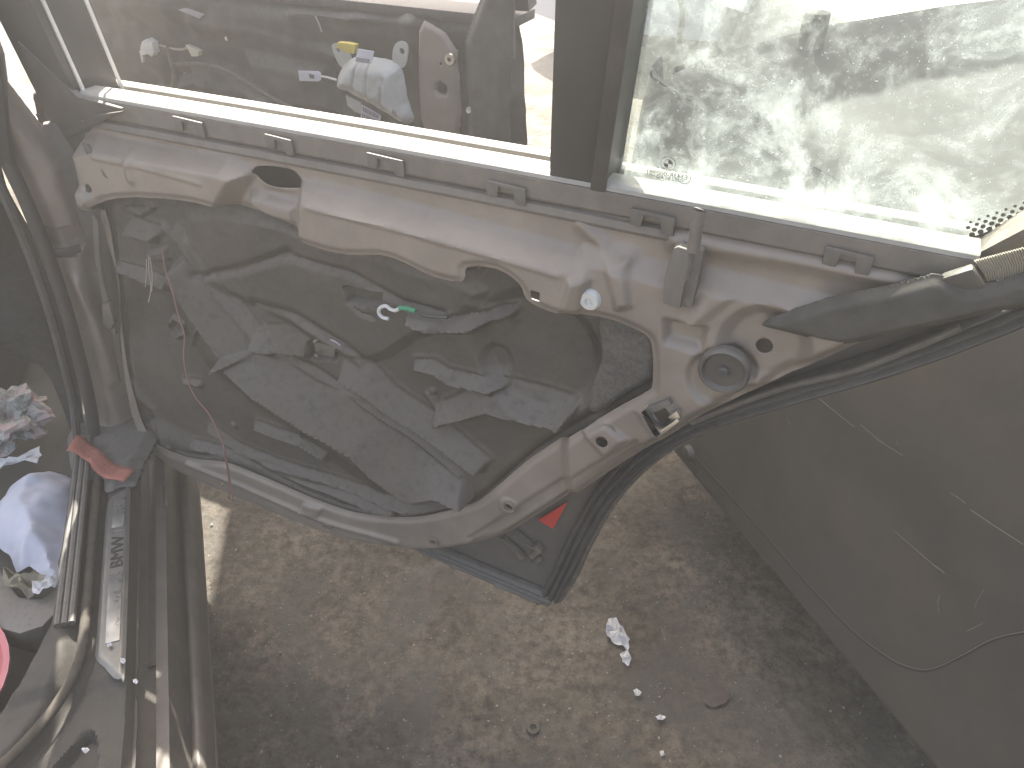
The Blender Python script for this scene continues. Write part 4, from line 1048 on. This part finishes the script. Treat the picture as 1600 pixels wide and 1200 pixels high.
# newspaper ball, bag, tag and other litter in the car
c = W((14,660), .42)
crumple('crumpled_newspaper', c, (.055,.06,.045), 0, [news, news2], 'ball of crumpled newspaper with pinkish print lying in the car footwell', 'newspaper', 3, 4, .5)
torn('paper_strip', [(-20,728),(20,722),(46,712),(64,701),(66,712),(60,728),(56,716),(40,722),(0,734),(-20,738)], .40, .001, paperw, 'torn white paper strip between the newspaper and the bag', 'paper', None, 8, .012)
def bag():
    px = [(0,762),(20,744),(50,730),(80,726),(104,732),(106,770),(104,810),(98,850),(88,888),(74,898),(55,890),(40,872),(16,880),(4,850),(-30,830),(-30,800)]
    pts = [CAR.zpl(p, .40) for p in px]; poly = [(p.x, p.y) for p in pts]
    e = sheet('white_bag', rnd2(poly, 2), lambda P, Q, f: .375+.045*np.sqrt(smst(-f, 0, .07))+vnoise(P, Q, 26, 111)*.02+vnoise(P, Q, 70, 112)*.007, lambda p, q, h: tuple(CAR.wor((p, q, h))), .004,
          M('bag_film', (.60,.62,.70), (.50,.52,.60), rough=.55, scale=12, bump=.15, bscale=60), None)
    tag(e, 'crumpled white plastic bag stuffed beside the sill inside the car', 'bag')
bag()
torn('cardboard_piece', [(16,902),(36,906),(60,900),(80,912),(56,936),(30,930),(12,920)], .40, .001, M('card', (.27,.25,.18), (.2,.18,.13), rough=.9), 'greenish brown paper wad under the white bag', 'paper', None, 9, .03)
torn('paper_strip', [(52,912),(88,902),(84,918),(64,932),(54,930)], .415, .001, paperw, 'small white paper corner sticking out below the bag', 'paper', None, 10, .012)
def red_tag():
    A = [(118,683),(134,686),(150,700),(168,716),(188,728),(212,738)]; B = [(104,706),(124,712),(138,722),(150,738),(170,748),(194,756)]
    V = []; Fc = []; n_ = 20
    ca = catmull([W(p, .462-.004*i) for i, p in enumerate(A)], 5); cb = catmull([W(p, .462-.004*i) for i, p in enumerate(B)], 5)
    for i, (a, b) in enumerate(zip(ca, cb)):
        for k4 in range(5):
            q = a.lerp(b, k4/4); V.append(q+Vector((0, 0, .004*math.sin(i*.6)+.002)))
    for i in range(len(ca)-1):
        for k4 in range(4): Fc.append((i*5+k4, i*5+k4+1, i*5+k4+6, i*5+k4+5))
    o = mk('red_tag', V, Fc, M('red_card', (.42,.15,.105), (.36,.125,.09), rough=.8, scale=30, bump=.2), None, solid=.0015)
    tag(o, 'faded red paper tag lying across the foot of the door pillar', 'tag')
    inkm = M('tag_ink', (.22,.10,.075), rough=.9)
    rr = random.Random(5); V = []; Fc = []
    for i in range(5, len(ca)-4):
        for k4 in range(3):
            if rr.random() < .75:
                t0 = .18+.22*k4; q = ca[i].lerp(cb[i], t0); q2 = ca[i].lerp(cb[i], t0+rr.uniform(.05, .16)); q3 = ca[i].lerp(ca[i+1], rr.uniform(.25, .7)).lerp(cb[i].lerp(cb[i+1], .5), t0)
                up_ = Vector((0, 0, .004*math.sin(i*.6)+.0034)); b0 = len(V); w_ = (ca[i+1]-ca[i])*.22
                V += [q+up_, q2+up_, q2+up_+w_, q+up_+w_]; Fc.append((b0, b0+1, b0+2, b0+3))
    mk('tag_print', V, Fc, inkm, o, smooth=False)
red_tag()
# pink basin at the left edge
pk = W((-62,1070), .40)
lathe('pink_basin', [(.0,-.06),(.085,-.06),(.105,.0),(.112,.006),(.112,.012),(.104,.010),(.08,-.05),(.0,-.05)], pk+Vector((-.065,0,0)), (.25,-.1,1), M('pink_plastic', (.62,.20,.21), (.5,.17,.18), rough=.45, scale=8), None, 36)
tag(bpy.data.objects['pink_basin'], 'rim of a pink plastic basin at the left edge beside the sill', 'basin')
# flecks on the sill
for i, (p, z) in enumerate([((172,1010),.4265), ((193,1034),.4265), ((212,1066),.415), ((135,1174),.42)]):
    r_ = 4 if i != 3 else 6
    torn('paper_fleck', [(p[0]-r_, p[1]-3), (p[0]+2, p[1]-4), (p[0]+r_, p[1]), (p[0]+1, p[1]+4), (p[0]-3, p[1]+2)], z+.002, .0008, paperw,
         ['white fleck on the tread plate, upper of two', 'white fleck at the rear end of the tread plate', 'white fleck on the dark sill behind the tread plate', 'curved white fleck on the sill cover near the bottom edge'][i], 'fleck', None, 20+i, .004)

# ================================================================== glass markings (read from outside, so reversed here)
gm0 = RD.ypl((1046,262), GY-.001, LEAN, ZB); inkg = M('glass_ink', (.10,.10,.09), rough=.7)
def GT(px, tilt=0):
    g0 = RD.ypl(px, GY-.0015, LEAN, ZB)
    return lambda x, y, z: tuple(lean(g0.x - x, GY-.0015-z, g0.z + y))
text_mesh('glass_marking', '43R-000981', .0075, GT((1036,275)), inkg, rdoor, ext=.0001)
text_mesh('glass_marking', 'VOR2 BE AS2 M121', .0052, GT((1037,280)), inkg, rdoor, ext=.0001)
text_mesh('glass_marking', 'VII IIASI-Y', .0052, GT((1042,268)), inkg, rdoor, ext=.0001)
text_mesh('glass_marking', 'E3', .0072, GT((1069,280)), inkg, rdoor, ext=.0001)
def ring(px, r0, r1, n_=24, name='glass_ring', seg=None):
    g0 = RD.ypl(px, GY-.0015, LEAN, ZB); V = []; Fc = []
    for i in range(n_):
        a = 2*math.pi*i/n_
        for r in (r0, r1): V.append(lean(g0.x+r*math.cos(a), GY-.0015, g0.z+r*math.sin(a)))
    for i in range(n_):
        if seg and not seg(i/n_): continue
        j = (i+1) % n_; Fc.append((2*i, 2*j, 2*j+1, 2*i+1))
    mk(name, V, Fc, inkg, rdoor, smooth=False)
ring((1069,278), .0062, .0068)
ring((1044,256), .0074, .0079, name='glass_emblem'); ring((1044,256), .0045, .0049, name='glass_emblem')
ring((1044,256), .0004, .0043, name='glass_emblem', seg=lambda t: (t % .5) < .25)

# ================================================================== haze volume added to imitate lens veiling glare
def haze():
    b = box('haze', -7, 9, -3, 11, -1.0, 3.0, bpy.data.materials.new('haze'), None, bevel=0)
    m = b.data.materials[0]; m.use_nodes = True; t = m.node_tree; t.nodes.clear()
    o = nd(t, 'ShaderNodeOutputMaterial'); v = nd(t, 'ShaderNodeVolumePrincipled')
    v.inputs['Color'].default_value = (.86,.84,.80,1); v.inputs['Density'].default_value = HAZE_DENSITY; v.inputs['Anisotropy'].default_value = .35
    t.links.new(v.outputs[0], o.inputs['Volume']); tag(b, 'added thin haze standing in for lens veil', 'haze', kind='stuff')
haze()
